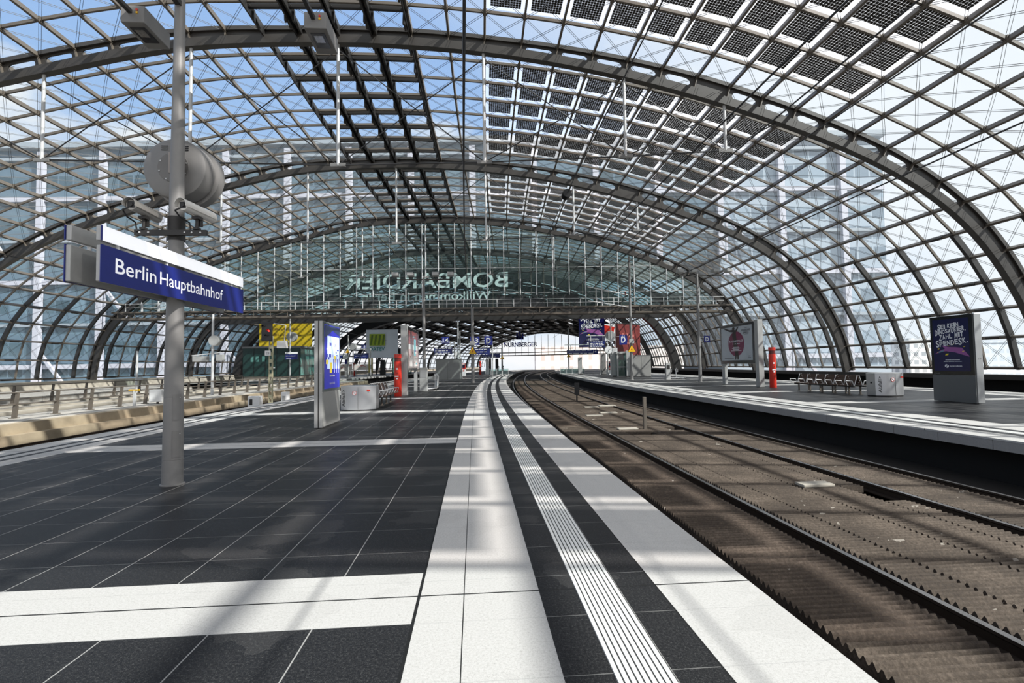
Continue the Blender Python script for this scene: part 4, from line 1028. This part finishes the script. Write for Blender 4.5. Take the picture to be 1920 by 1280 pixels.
mast('lamp mast with four floodlights behind the poster board on the right platform', 41.8, 18.15, 9.1, .14, .09, False, (8.95, 2.0), box=False)
mast('lamp mast with crossbar and floodlights behind the poster board on the main platform', 37.9, -4.25, 8.3, .14, .09, False, (8.15, 2.0), box=False)
def flag_sign(label, s, d, z, txt, w=.75, h=.85, pole=True):
    t = at('platform_sign', label, 'sign', s, d, z, 0); mb = MB(); mb.box(-w / 2, w / 2, -.03, .03, 0, h); b = mb.build('board', blue, t)
    text(b, txt, w * .55 if len(txt) == 1 else w * .75, h * (.62 if len(txt) < 4 else .5), (0, -.032, h / 2), (1, 0, 0), UP, white, 'lettering', .002, .02)
    if pole: mb = MB(); mb.bar((-w / 2 - .35, 0, h * .8), (-w / 2, 0, h * .8), .05); mb.build('bracket', lsteel, t)
    return t
flag_sign('blue D sign beside the lamp mast on the right platform', 41.8, 18.82, 3.3, 'D', .5, .55)
# ================================================================== THE MIDDLE DISTANCE
def display(label, s, d, z, w, h, lines, gantry_=True, num=None):
    t = at('train_display', label, 'display board', s, d, z); mb = MB(); mb.box(-w / 2, w / 2, -.15, .15, 0, h); b = mb.build('casing', navy, t, False, .02)
    mb = MB(); mb.box(-w / 2 + .06, w / 2 - .06, -.158, -.15, .06, h - .06); mb.build('screen', mat('screen_navy', (.01, .02, .13), .25), b)
    rnd = random.Random(int(s * 10 + d))
    for i in range(lines):
        zz = h * (.85 - .7 * i / max(1, lines - 1)) if lines > 1 else h / 2; x = -w * .42
        mb = MB()
        while x < w * .3: q = rnd.uniform(.05, .18) * w; mb.box(x, x + q, -.162, -.158, zz - .04, zz + .04); x += q + .05 * w
        mb.build('text_line', white, b)
    if num: text(b, num, w * .1, h * .5, (w * .4, -.164, h * .5), (1, 0, 0), UP, white, 'lettering', 0, .02)
    if gantry_:
        for x in (-w * .38, w * .38): mb = MB(); mb.bar((x, 0, h), (x, 0, h + .7), .06); mb.build('hanger', lsteel, t)
        mb = MB(); mb.bar((-w / 2 - .3, 0, h + .7), (w / 2 + .3, 0, h + .7), .1); mb.build('crossbar', lsteel, t)
        mb = MB(); mb.tube((w / 2 + .3, 0, -z), (w / 2 + .3, 0, h + .8), .09, 10); mb.build('post', alum, t, True)
    return t
display('blue departure display left of the mast on the main platform', 66, -6.3, 3.2, 2.4, .85, 3)
flag_sign('blue number 14 sign above the departure display', 66.2, -6.0, 4.6, '14', 1.0, .85, False)
display('long blue display behind the mast on the main platform', 68.5, -1.6, 3.0, 2.6, .95, 3)
flag_sign('blue D sign right of the mast on the main platform', 60, -.05, 4.05, 'D', .95, 1.05)
flag_sign('blue number 13 sign behind the mast on the main platform', 60.3, -1.7, 4.1, '13', 1.1, 1.0, False)
display('farther blue display at the middle of the main platform', 84, -1.2, 2.9, 3.0, .8, 2)
display('long low blue display on the right platform below the big hanging poster', 72, 12.6, 3.05, 4.4, .62, 2, True, '14')
display('dark blue departure display right of the big hanging poster', 66, 13.8, 3.75, 2.1, .85, 4)
t = flag_sign('blue sign with 11 above D on the right platform', 62.5, 16.5, 3.95, 'D', .95, 1.25); text(t, '11', .3, .4, (0, -.034, .95), (1, 0, 0), UP, white, 'lettering', .002, .02)
def hanging_poster():
    t = at('hanging_banner', 'large dark blue hanging poster with pink flying reptile and white lettering', 'banner', 75, 14.4, 4.1); mb = MB(); mb.box(-1.9, 1.9, -.06, .06, 0, 5.4); b = mb.build('panel', posterblue, t)
    dino_poster(b, (-1.85, -.07, .05), (1, 0, 0), UP, 3.7, 5.6, .01)
    text(b, '12', .42, .42, (1.3, -.085, .4), (1, 0, 0), UP, white, 'lettering', 0, .02)
    for x in (-1.6, 1.6): mb = MB(); mb.tube((x, 0, 5.4), (x, 0, 11), .03, 6); mb.build('hanger', dsteel, t)
hanging_poster()
def banner(label, s0, d0, s1, d1, z0, z1, m, words=None, wm=None, sag=0.):
    T = F(s0, d0, 0); t = thing('banner', label, 'banner', T); mb = MB(); a, b = F(s0, d0, z0) - T, F(s1, d1, z0 + sag) - T; c, d = F(s1, d1, z1) - T, F(s0, d0, z1) - T
    n = (b - a).cross(Vector(UP)).normalized() * .08; mb.poly([a, b, c, d], -n); o = mb.build('panel', m, t)
    for i, wd in enumerate(words or ()):
        rnd = random.Random(i + 4); x = .2; mb = MB()
        while x < .75:
            q = rnd.uniform(.02, .07); p0, p1 = a.lerp(b, x), a.lerp(b, x + q); zz = (z1 - z0) * (.66 - .2 * i + rnd.uniform(-.01, .01)); hh = (z1 - z0) * rnd.uniform(.04, .08)
            mb.poly([p0 + Vector((0, 0, zz)) + n * .2 - Vector((0, 0, p0.z)), p1 + Vector((0, 0, zz - p1.z)) + n * .2, p1 + Vector((0, 0, zz + hh - p1.z)) + n * .2, p0 + Vector((0, 0, zz + hh - p0.z)) + n * .2], n * .1); x += q + .015
        pr = mb.build('print', wm or white, o); pr.location.z = a.z
    mb = MB(); mb.bar(c, d, .12); mb.build('rail', dsteel, t); return t
banner('large yellow banner hanging high on the left beyond the green kiosk', 76.5, -36.2, 77.1, -28.3, 4.6, 9.0, mat('banner_yellow', (.50, .36, .01), .5, 0, .12, 1.), ('AUFTRITT', 'WILLKOMMEN'), mat('banner_brown', (.2, .13, .01), .5))
banner('tall white banner with a green logo beside the lift on the left', 95, -25.8, 95, -19.7, 3.4, 8.8, mat('banner_pale', (.8, .84, .9), .5, 0, .1, .6))
t = at('logo_panel', 'square lime green logo with teal letters on the pale banner', 'sign', 94.8, -23.6, 4.6)
mb = MB(); mb.box(-1.5, 1.5, -.03, .03, 1.1, 3.3); o = mb.build('square', mat('lime', (.38, .5, .03), .5), t); mb = MB()
for i in range(4): mb.poly([(-1.4 + .75 * i, -.035, 1.2), (-1.0 + .75 * i, -.035, 1.2), (-.75 + .75 * i if i < 3 else 1.45, -.035, 3.1), (-1.1 + .75 * i, -.035, 3.1)], (0, .004, 0))
mb.build('stripes', mat('lime_dark', (.12, .2, .02), .5), o); text(t, 'DATEV', 2.9, .75, (0, -.04, .45), (1, 0, 0), UP, mat('logo_teal', (.01, .25, .25), .4), 'lettering', 0, .015)
banner('tall dark red banner leaning along the right vault beyond the gantry', 80, 18.6, 84, 23.5, 2.0, 8.0, mat('banner_red', (.13, .012, .01), .5, 0, .1, 1.), ('WIR', 'SIND'), mat('banner_pink', (.4, .12, .1), .5))
t = at('red_sign', 'bright red and white sign behind the big hanging poster', 'sign', 79, 17.6, 5.2); mb = MB(); mb.box(-.9, .9, -.05, .05, 0, 2.6); o = mb.build('board', white, t); mb = MB(); mb.poly([(-.9, -.055, .9), (.7, -.055, 1.2), (.9, -.055, 2.1), (-.9, -.055, 2.5)], (0, .004, 0)); mb.build('stripe', red, o); mb = MB(); mb.bar((.95, 0, -5.2), (.95, 0, 2.8), .12); mb.build('post', alum, t)
def clock(label, s, d, h, r=.5):
    t = at('platform_clock', label, 'clock', s, d); mb = MB(); mb.lathe([(.1, 0), (.08, h + 3.5)], 14); mb.build('post', alum, t, True)
    mb = MB(); mb.lathe([(.001, -.25), (r, -.25), (r, .1), (.001, .1)], 28, (-.35, 0, h), 0, 'y'); c = mb.build('case', alum, t, True); mb = MB(); mb.lathe([(.001, -.26), (r * .9, -.26), (r * .9, -.24)], 28, (-.35, 0, h), 0, 'y'); f = mb.build('dial', white, c)
    mb = MB(); mb.bar((-.35, -.27, h), (-.35 + r * .5, -.27, h + r * .25), .05, .01); mb.bar((-.35, -.27, h), (-.45, -.27, h - r * .7), .04, .01); mb.build('hand', black, f)
clock('white round clock above the stair enclosure on the main platform', 76, -5.3, 3.35); clock('white round clock on a mast on the right platform', 63.2, 15.1, 3.35); clock('white round clock under a yellow sign on the left platform', 79.7, -23.6, 3.3, .42)
def drum_far(label, s, d, z, r=.55, post=True):
    t = at('drum_housing', label, 'loudspeaker', s, d, z); mb = MB(); mb.lathe([(.001, .1), (r * .9, 0), (r, .0), (r, .6), (.001, .62)], 24, (0, 0, 0), 0, 'y'); mb.build('shell', alum, t, True); mb = MB(); mb.lathe([(.001, .03), (r * .85, -.01)], 24, (0, 0, 0), 0, 'y'); mb.build('dish', mat('dish_grey', (.3, .3, .3), .5), t, True)
    if post: mb = MB(); mb.bar((0, .3, -z), (0, .3, .6), .12); mb.build('post', alum, t)
drum_far('distant grey round drum on the clock mast on the right platform', 63.45, 15.1, 5.2, .55, False); drum_far('distant grey round drum above the far station name sign on the left', 63.25, -25.0, 5.6, .6, False); drum_far('grey round drum on a post behind the left platform clock', 81, -23.4, 5.0)
def pillar(label, s, d, h, w, m=alum, nm='concrete_pillar', cat='pillar'):
    t = at(nm, label, cat, s, d); mb = MB(); mb.box(-w / 2, w / 2, -w / 2, w / 2, 0, h); mb.build('body', m, t, False, .03); mb = MB(); mb.box(-w / 2 - .03, w / 2 + .03, -w / 2 - .03, w / 2 + .03, 0, .12); mb.build('plinth', dsteel, t); return t
pillar('pale square pillar right of the red pillar on the main platform', 85.2, -1.9, 2.8, .5, lsteel); pillar('grey square pillar on the right platform below the long display', 78.9, 13, 2.7, .6); pillar('dark grey square pillar left of the red white machine on the right platform', 74, 15.9, 3.0, .6, greypaint); pillar('pale broad pillar beside the glass lift on the right platform', 64.2, 15.6, 3.6, .8, lsteel); pillar('grey pillar against the granite stair enclosure on the right platform', 62.1, 16.9, 3.2, .45)
pillar('dark pillar far on the main platform near the track curve', 96, -2.4, 3., .6, dsteel); pillar('black pillar farthest on the main platform', 104, -1.6, 3., .6, dsteel); pillar('dark square pillar near the persons on the left platform', 97, -23.2, 3., .8, dsteel)
def machine(label, s, d):
    t = at('ticket_machine', label, 'ticket machine', s, d); mb = MB(); mb.box(-.32, .32, -.25, .25, .05, 1.05); mb.build('body', white, t); mb = MB(); mb.box(-.32, .32, -.25, .25, 1.05, 2.05); h = mb.build('head', red, t); mb = MB(); mb.box(-.22, .22, -.262, -.25, 1.3, 1.75); mb.build('screen', navy, h); mb = MB(); mb.box(-.26, .26, -.262, -.25, 1.84, 1.97); mb.build('strip', white, h); mb = MB(); mb.box(-.3, .3, -.22, .22, 0, .05); mb.build('plinth', dsteel, t); mb = MB(); mb.box(-.1, .12, -.262, -.25, .75, .95); mb.build('sticker', red, t)
machine('red and white ticket machine right of the stair enclosure on the main platform', 79.5, -5.2); machine('red and white ticket machine left of the glass lift on the right platform', 72.3, 16.4)
liftglass = glass('lift_glass', (.6, .75, .72), .7, .1)
def lift(label, s, d, w, dp, h, dark=False):
    t = at('glass_lift', label, 'lift', s, d); f = black if dark else alum
    for x in (0, w):
        for y in (0, dp): mb = MB(); mb.box(x - .09, x + .09, y - .09, y + .09, 0, h); mb.build('post', f, t)
    for z in (.05, 1.2, h - .15): mb = MB(); mb.bar((0, 0, z), (w, 0, z), .12); mb.bar((0, 0, z), (0, dp, z), .12); mb.bar((w, 0, z), (w, dp, z), .12); mb.build('rail', f, t)
    mb = MB(); mb.box(.02, w - .02, -.01, .01, .1, h - .2); mb.box(-.01, .01, .02, dp - .02, .1, h - .2); mb.box(w - .01, w + .01, .02, dp - .02, .1, h - .2); mb.build('pane', liftglass, t)
    mb = MB(); mb.box(-.15, w + .15, -.15, dp + .15, h - .15, h + (.7 if dark else .1)); mb.build('roof', f, t)
    mb = MB(); mb.box(w * .25, w * .75, dp * .5, dp * .6, .05, 2.1); mb.build('cabin_door', mat('lift_door', (.4, .36, .25), .4), t)
lift('glass lift with grey posts left of the granite enclosure on the right platform', 62.6, 15.75, 1.3, 1.8, 3.0); lift('dark framed glass lift on the left platform behind the red pillar', 101, -22.5, 3.2, 2.5, 4.6, True)
def board_low(label, s, d, w=2.2):
    t = at('low_poster_board', label, 'poster board', s, d); mb = MB(); mb.box(-w / 2, w / 2, -.06, .06, 1.1, 2.2); b = mb.build('panel', mat('poster_cream', (.7, .66, .62), .4), t); mb = MB(); rnd = random.Random(int(s))
    for i in range(7): x = rnd.uniform(-w * .4, w * .3); z = rnd.uniform(1.25, 2.0); mb.box(x, x + rnd.uniform(.1, .5), -.068, -.06, z, z + .07)
    mb.build('print', red, b)
    for x in (-w * .4, w * .4): mb = MB(); mb.bar((x, 0, 0), (x, 0, 1.1), .08); mb.build('leg', alum, t)
board_low('low cream poster board left of the clock on the left platform', 82, -24.9); board_low('low cream poster board right of the striped pillar on the left platform', 92, -25.7, 2.6)
t = at('info_pillar', 'narrow pillar with a dark poster between the low boards on the left platform', 'info pillar', 90, -27.6); mb = MB(); mb.box(-.35, .35, -.15, .15, 0, 3.4); mb.build('body', alum, t); mb = MB(); mb.box(-.3, .3, -.162, -.15, 1.2, 3.2); mb.build('poster', posterblue, t)
t = at('info_pillar', 'narrow yellow lit pillar near the persons on the left platform', 'info pillar', 97, -25.6); mb = MB(); mb.box(-.4, .4, -.2, .2, .6, 3.4); mb.build('body', mat('yellow_panel', (.6, .5, .18), .4), t); mb = MB(); mb.box(-.4, .4, -.2, .2, 0, .6); mb.build('base', alum, t)
display('dark departure display right of the clock on the left platform', 81.2, -22.0, 3.0, 2.4, .9, 3); flag_sign('dark blue D sign near the big red pillar, on the left platform', 98, -21.3, 5.4, 'D', 1.1, 1.1, False).__setitem__('category', 'sign')
flag_sign('small number 15 sign above the left platform display', 82, -21.9, 4.7, '15', .8, .6, False)
display('small blue board at the left platform clock', 79.9, -25.0, 3.0, 1.8, .75, 2)
t = at('warning_sign', 'yellow triangular warning sign above the left platform clock', 'warning sign', 79.5, -23.6, 3.9); warn(t, 0, -.12, 0, .8)
mast('thin mast with two double lamp arms beside the pale logo banner', 108, -28.1, 9, .14, .1, False, (8.7, 1.4), box=False, m=dsteel)
# black centre pieces far on the right platform
mast('thin mast with small yellow triangle far on the right platform', 100.5, 12.9, 8.8, .14, .11, True, wz=3.0, box=False, m=alum)
mast('thin mast far on the main platform with small yellow triangle', 93, .2, 7, .12, .1, True, wz=2.7, box=False, m=dsteel)
mast('pale mast beside the number 14 sign on the main platform', 74.5, -5.4, 8.5, .12, .1, False, box=False, m=lsteel)
for i, (s, d, lb) in enumerate(((88, -1.0, 'low glass railing around the stairs on the main platform'), (86, 11.9, 'low glass railing around the stairs on the right platform'))):
    t = at('stair_railing', lb, 'railing', s, d - 1.5)
    for x in np.linspace(0, 4, 5): mb = MB(); mb.bar((x, 0, 0), (x, 0, 1.0), .06); mb.build('post', lsteel, t)
    mb = MB(); mb.bar((0, 0, 1.0), (4, 0, 1.0), .07); mb.build('handrail', lsteel, t); mb = MB(); mb.box(.05, 3.95, -.01, .01, .1, .9); mb.build('pane', liftglass, t)
# people far away
def person(label, s, d, coat, legs, turn=0, sit=False):
    t = at('person', label, 'person', s, d, 0, turn)
    def skin(J, E, R_, m, nm, par):
        me = bpy.data.meshes.new(nm); me.from_pydata(J, E, []); o = bpy.data.objects.new(nm, me); C.objects.link(o); o.parent = par
        md = o.modifiers.new('skin', 'SKIN'); me.materials.append(m)
        for v, r in zip(me.skin_vertices[0].data, R_): v.radius = (r, r)
        me.skin_vertices[0].data[0].use_root = True
        o.modifiers.new('sub', 'SUBSURF').levels = 1; o.modifiers['sub'].render_levels = 1; return o
    sk = mat('skin', (.5, .3, .22), .5)
    b = skin([(0, 0, .95), (0, 0, 1.2), (0, 0, 1.42), (0, 0, 1.52), (0, -.01, 1.63), (0, 0, 1.74), (.2, 0, 1.4), (.26, .02, 1.12), (.25, -.08, .86), (-.2, 0, 1.4), (-.26, .02, 1.12), (-.25, -.08, .86), (.1, 0, .88), (.11, -.03, .5), (.12, .02, .08), (.12, -.12, .05), (-.1, 0, .88), (-.11, .05, .5), (-.12, .1, .08), (-.12, -.04, .05)],
             [(0, 1), (1, 2), (2, 3), (3, 4), (4, 5), (2, 6), (6, 7), (7, 8), (2, 9), (9, 10), (10, 11), (0, 12), (12, 13), (13, 14), (14, 15), (0, 16), (16, 17), (17, 18), (18, 19)],
             [.13, .12, .11, .055, .09, .08, .06, .045, .035, .06, .045, .035, .085, .06, .045, .04, .085, .06, .045, .04], sk, 'body', t)
    skin([(0, 0, .93), (0, 0, 1.2), (0, 0, 1.44), (.2, 0, 1.41), (.26, .02, 1.12), (.255, -.06, .92), (-.2, 0, 1.41), (-.26, .02, 1.12), (-.255, -.06, .92)], [(0, 1), (1, 2), (2, 3), (3, 4), (4, 5), (2, 6), (6, 7), (7, 8)], [.15, .14, .13, .075, .06, .05, .075, .06, .05], coat, 'jacket', t)
    skin([(0, 0, .96), (.1, 0, .88), (.11, -.03, .5), (.12, .02, .12), (-.1, 0, .88), (-.11, .05, .5), (-.12, .1, .12)], [(0, 1), (1, 2), (2, 3), (0, 4), (4, 5), (5, 6)], [.14, .1, .075, .06, .1, .075, .06], legs, 'trousers', t)
    mb = MB(); mb.lathe([(.001, .0), (.10, -.03), (.105, -.09), (.09, -.13)], 14, (0, .015, 1.79)); mb.build('hair', mat('hair', (.03, .02, .015), .6), t, True)
jeans = mat('jeans', (.03, .04, .07), .8)
person('distant person in a yellow jacket standing on the left platform', 100, -24.6, mat('coat_yellow', (.6, .4, .03), .7), jeans); person('distant person in a red vest beside the yellow jacket on the left platform', 100.3, -23.8, mat('coat_red', (.5, .12, .1), .7), mat('trousers_pale', (.4, .38, .36), .8), .5)
person('distant person in a dark coat far on the main platform', 118, -2.6, mat('coat_dark', (.03, .03, .035), .7), jeans, .4); person('distant person in a black jacket, right of another, far on the main platform', 119, -1.6, mat('coat_black', (.015, .015, .017), .7), jeans)
# ================================================================== LEFT SIDE
def kiosk():
    t = tag(bpy.data.objects.new('kiosk', None), 'dark green box shaped kiosk with teal glass end on the left platform', 'kiosk'); C.objects.link(t); O = F(70.3, -27, 0); t.location = O; t.rotation_euler = (0, 0, -head(70) + .02)
    dg = mat('dark_green', (.012, .04, .035), .3, 0, .15, .8); mb = MB(); mb.box(-8.0, 0, 0, 6, .55, 4.5); mb.build('body', dg, t); mb = MB(); mb.box(-8.1, .1, -.1, 6.1, 4.5, 4.75); mb.build('roof', mat('roof_grey', (.2, .2, .2), .6), t); mb = MB(); mb.box(-7.9, -.1, .15, 5.9, 0, .55); mb.build('base', conc, t)
    for i in range(5):
        mb = MB(); x = -8 + 1.6 * i + 1.5; mb.box(x, x + .06, -.03, 0, .55, 4.5); mb.build('panel_joint', black, t)
    tg = mat('teal_glass', (.10, .25, .22), .15, 0, .35, 1.2)
    for i in range(4): mb = MB(); mb.box(0, .04, .15 + 1.45 * i, 1.5 + 1.45 * i, .7, 4.3); mb.build('window', tg, t)
    for x, z in ((-6.9, 2.6), (-6.2, 2.6), (-5.3, 2.6)): mb = MB(); mb.box(x, x + .45, -.03, 0, z, z + .75); mb.build('window', tg, t)
    mb = MB(); mb.box(-4.0, -3.5, -.04, 0, 1.7, 1.8); mb.build('plate', white, t)
kiosk()
def far_name_sign():
    t = at('station_sign', 'small distant blue station name sign on a pole before the green kiosk', 'sign', 63, -25); mb = MB(); mb.lathe([(.11, 0), (.09, 8.6)], 14); mb.build('pole', alum, t, True)
    mb = MB(); mb.box(-.55, 1.0, -.16, -.10, 2.75, 3.35); b = mb.build('name_board', blue, t); mb = MB(); mb.box(-.55, 1.0, -.16, -.10, 3.42, 3.68); mb.build('light_box', white, t); text(b, 'Berlin Hauptbahnhof', 1.2, .2, (.15, -.165, 3.15), (1, 0, 0), UP, white, 'lettering', .002); mb = MB(); mb.box(-.4, .2, -.165, -.16, 2.86, 2.93); mb.build('print', white, b)
far_name_sign()
def signal():
    t = at('signal_mast', 'lattice signal mast with a black head and red light at the main platform edge', 'signal', 28.0, -11.2, -1.0)
    sg = mat('mast_pale', (.42, .40, .27), .6, .1, .2, 6.)
    for x in (-.08, .08): mb = MB(); mb.box(x - .02, x + .02, -.06, .06, 0, 4.4); mb.build('upright', sg, t)
    mb = MB()
    for i in range(11): mb.box(-.08, .08, -.055, .055, .3 + .38 * i, .48 + .38 * i)
    mb.build('batten_plates', sg, t)
    mb = MB(); mb.box(-.42, .12, -.25, -.08, 4.15, 5.15); h = mb.build('head', black, t, False, .02)
    for x, z, m in ((-.28, 4.9, black), (-.02, 4.68, mat('red_light', (1., .03, .02), .3, 0, 0, 1, 0, .5, 3.)), (-.12, 4.4, black)):
        mb = MB(); mb.lathe([(.055, -.02), (.055, 0)], 14, (x, -.25, z), 0, 'y'); l = mb.build('lamp', m, h)
        mb = MB(); rings = [[(x + .075 * math.cos(a), y, z + .075 * math.sin(a)) for a in np.linspace(.1, PI - .1, 9)] for y in (-.25, -.42)]; mb.loft(rings, False, False); mb.build('hood', black, l)
    mb = MB(); mb.box(-.28, .02, -.12, -.09, 3.35, 3.62); p = mb.build('number_plate', white, t); text(p, '28', .16, .14, (-.13, -.122, 3.48), (1, 0, 0), UP, black, 'lettering', .002)
    mb = MB(); mb.box(-.4, .4, -.3, .3, 0, .5); mb.build('foot', conc, t)
    mb = MB(); mb.path([Vector(p) for p in ((.12, 0, 5.1), (.7, .2, 5.0), (.6, .2, 3.9), (.3, .1, 3.8))], .025, 6); mb.build('cage', lsteel, t); mb = MB(); mb.box(.3, .75, 0, .4, 3.75, 4.15); mb.build('camera_box', lsteel, t)
signal()
t = at('equipment_box', 'white cabinet at the foot of the signal mast', 'equipment box', 27.4, -11.0 - .75, -.64); mb = MB(); mb.box(-.3, .3, -.2, .2, 0, .85); mb.build('body', white, t, False, .02); mb = MB(); mb.box(-.2, -.05, -.21, -.2, .4, .7); mb.build('door', dsteel, t)
t = at('equipment_box', 'white cabinet right of the signal mast foot', 'equipment box', 28.2, -10.5, -.64); mb = MB(); mb.box(-.16, .16, -.2, .2, 0, 1.0); mb.build('body', white, t, False, .02); mb = MB(); mb.box(-.08, .08, -.21, -.2, .3, .8); mb.build('door', alum, t)
t = at('equipment_box', 'white cabinet behind the railing left of the sign pole', 'equipment box', 25.9, -15.75, 0); mb = MB(); mb.box(-.3, .3, -.2, .2, .1, .7); mb.build('body', white, t, False, .02); mb = MB(); mb.box(-.04, .04, -.04, .04, 0, .1); mb.build('foot', dsteel, t)
t = at('track_marker', 'short black post with square plate between the curved tracks', 'marker post', 31.1, 4.5 + 1.5, -1.0); mb = MB(); mb.box(-.04, .04, -.04, .04, 0, .95); mb.build('post', black, t); mb = MB(); mb.box(-.15, .15, -.06, -.04, .75, 1.5); mb.build('plate', black, t)
t = at('track_marker', 'slim dark marker post between the two tracks', 'marker post', 17.6, 5.93, -1.0); mb = MB(); mb.box(-.055, .055, -.055, .055, 0, 1.45); mb.build('post', steel, t, False, .01); mb = MB(); mb.box(-.12, .12, -.12, .12, 0, .3); mb.build('foot', conc, t)
for i, (s, d, w, l, lb) in enumerate(((17.6, 5.3, .7, .3, 'pale loose slab beside the slim marker post'), (22.4, 5.2, .75, .32, 'pale slab nearer the second rail in the track bed'), (23.5, 6.1, .8, .35, 'pale slab in the middle of the track bed'), (26.8, 6.0, .75, .3, 'pale slab right behind the middle one in the track bed'), (27.5, 7.0, .9, .6, 'stacked pale slab beside the third rail'), (9.1, 6.3, .6, .28, 'flat grey rectangular plate on the wide track mats'))):
    t = at('concrete_slab', lb, 'slab', s, d, RZ - .034); mb = MB(); mb.box(-w / 2, w / 2, -l / 2, l / 2, 0, .05); mb.build('slab', conc, t, False, .01)
def left_signal_box():
    t = at('track_signal', 'black signal lamp on a short post at the left edge of the picture', 'signal', 19.0, -18.7, 0)
    mb = MB(); mb.bar((0, 0, 0), (0, 0, 1.9), .09); mb.build('post', dsteel, t)
    mb = MB(); mb.box(-.28, .28, -.14, .14, 1.55, 1.95); b = mb.build('box', black, t, False, .02)
    for x in (-.16, .0): mb = MB(); mb.lathe([(.025, -.01), (.025, 0)], 10, (x, -.14, 1.85), 0, 'y'); mb.build('lamp', lsteel, b)
    mb = MB(); mb.box(-.3, -.1, -.05, .05, 1.95, 2.75); mb.box(.0, .1, -.05, .05, 1.95, 2.75); mb.box(-.3, .1, -.05, .05, 2.7, 2.78); mb.build('frame', black, t)
left_signal_box()
def small_mast(label, s, d, h, items):
    t = at('walkway_mast', label, 'mast', s, d); mb = MB(); mb.lathe([(.09, 0), (.07, h)], 12); mb.build('shaft', lsteel, t, True)
    for it in items:
        mb = MB(); mb.box(*it); mb.build('box', alum, t, False, .02)
    return t
small_mast('pale thin mast left of the sign pole behind the railings', 38.6, -25.6, 3.1, [(.05, .4, -.1, .1, .9, 1.15)])
m = small_mast('pale mast with drum and box lamps right of the sign pole', 33.4, -17.2, 5.2, [(-1.2, -.3, -.15, .2, 2.15, 2.5), (.25, .7, -.1, .15, 2.2, 2.6)])
mb = MB(); mb.lathe([(.001, .02), (.33, 0), (.33, .4), (.001, .42)], 20, (.15, -.2, 3.5), 0, 'y'); mb.build('drum', alum, m, True); mb = MB(); mb.bar((-1.3, 0, 2.55), (.7, 0, 2.75), .06); mb.build('arm', lsteel, m)
t = at('yellow_gauge', 'small post with a yellow top at the left railing', 'post', 24.5, -15.9); mb = MB(); mb.bar((0, 0, 0), (0, 0, .72), .1); mb.build('post', lsteel, t); mb = MB(); mb.box(-.25, .2, -.05, .05, .72, .78); mb.build('cap', yellow, t)
# ================================================================== OVERHEAD WIRES
def wire(label, d0, z0, s0, d1, z1, s1, r=.014, bobs=()):
    t = tag(bpy.data.objects.new('overhead_wire', None), label, 'wire'); C.objects.link(t); T = F(s0, d0, z0); t.location = T; n = 24
    P = [F(s0 + (s1 - s0) * k / n, d0 + (d1 - d0) * k / n, z0 + (z1 - z0) * k / n) - T for k in range(n + 1)]
    mb = MB(); mb.path(P, r, 6); mb.build('strand', cable, t)
    for k in bobs:
        p = F(k, d0 + (d1 - d0) * (k - s0) / (s1 - s0), z0 + (z1 - z0) * (k - s0) / (s1 - s0)) - T; mb = MB()
        for i in range(9): q = p + Vector((0, (i - 4) * .085, (i - 4) * .01)); mb.tube(q, q + Vector((0, .05, 0)), .17, 10, .1)
        mb.build('insulator', black, t, True)
wire('black cable running overhead from the mast at the platform edge', -1.15, 7.3, 49, .17, 6.75, -3, .026)
wire('contact wire above the near track', 3.62, 5.1, -3, 3.62, 5.1, 66); wire('messenger wire with a black insulator above the near track', 3.6, 8.6, -3, 3.9, 8.4, 53, .016, (20.,))
wire('contact wire above the far track', 8.08, 5.1, -3, 8.08, 5.1, 66); wire('lower messenger wire above the far track', 8.08, 7.05, -3, 8.08, 7.05, 53, .016); wire('upper feeder cable above the far track', 8.3, 8.3, -3, 8.3, 8.3, 53, .022)
wire('contact wire above the left track', -13.75, 5.1, -3, -13.75, 5.1, 66)
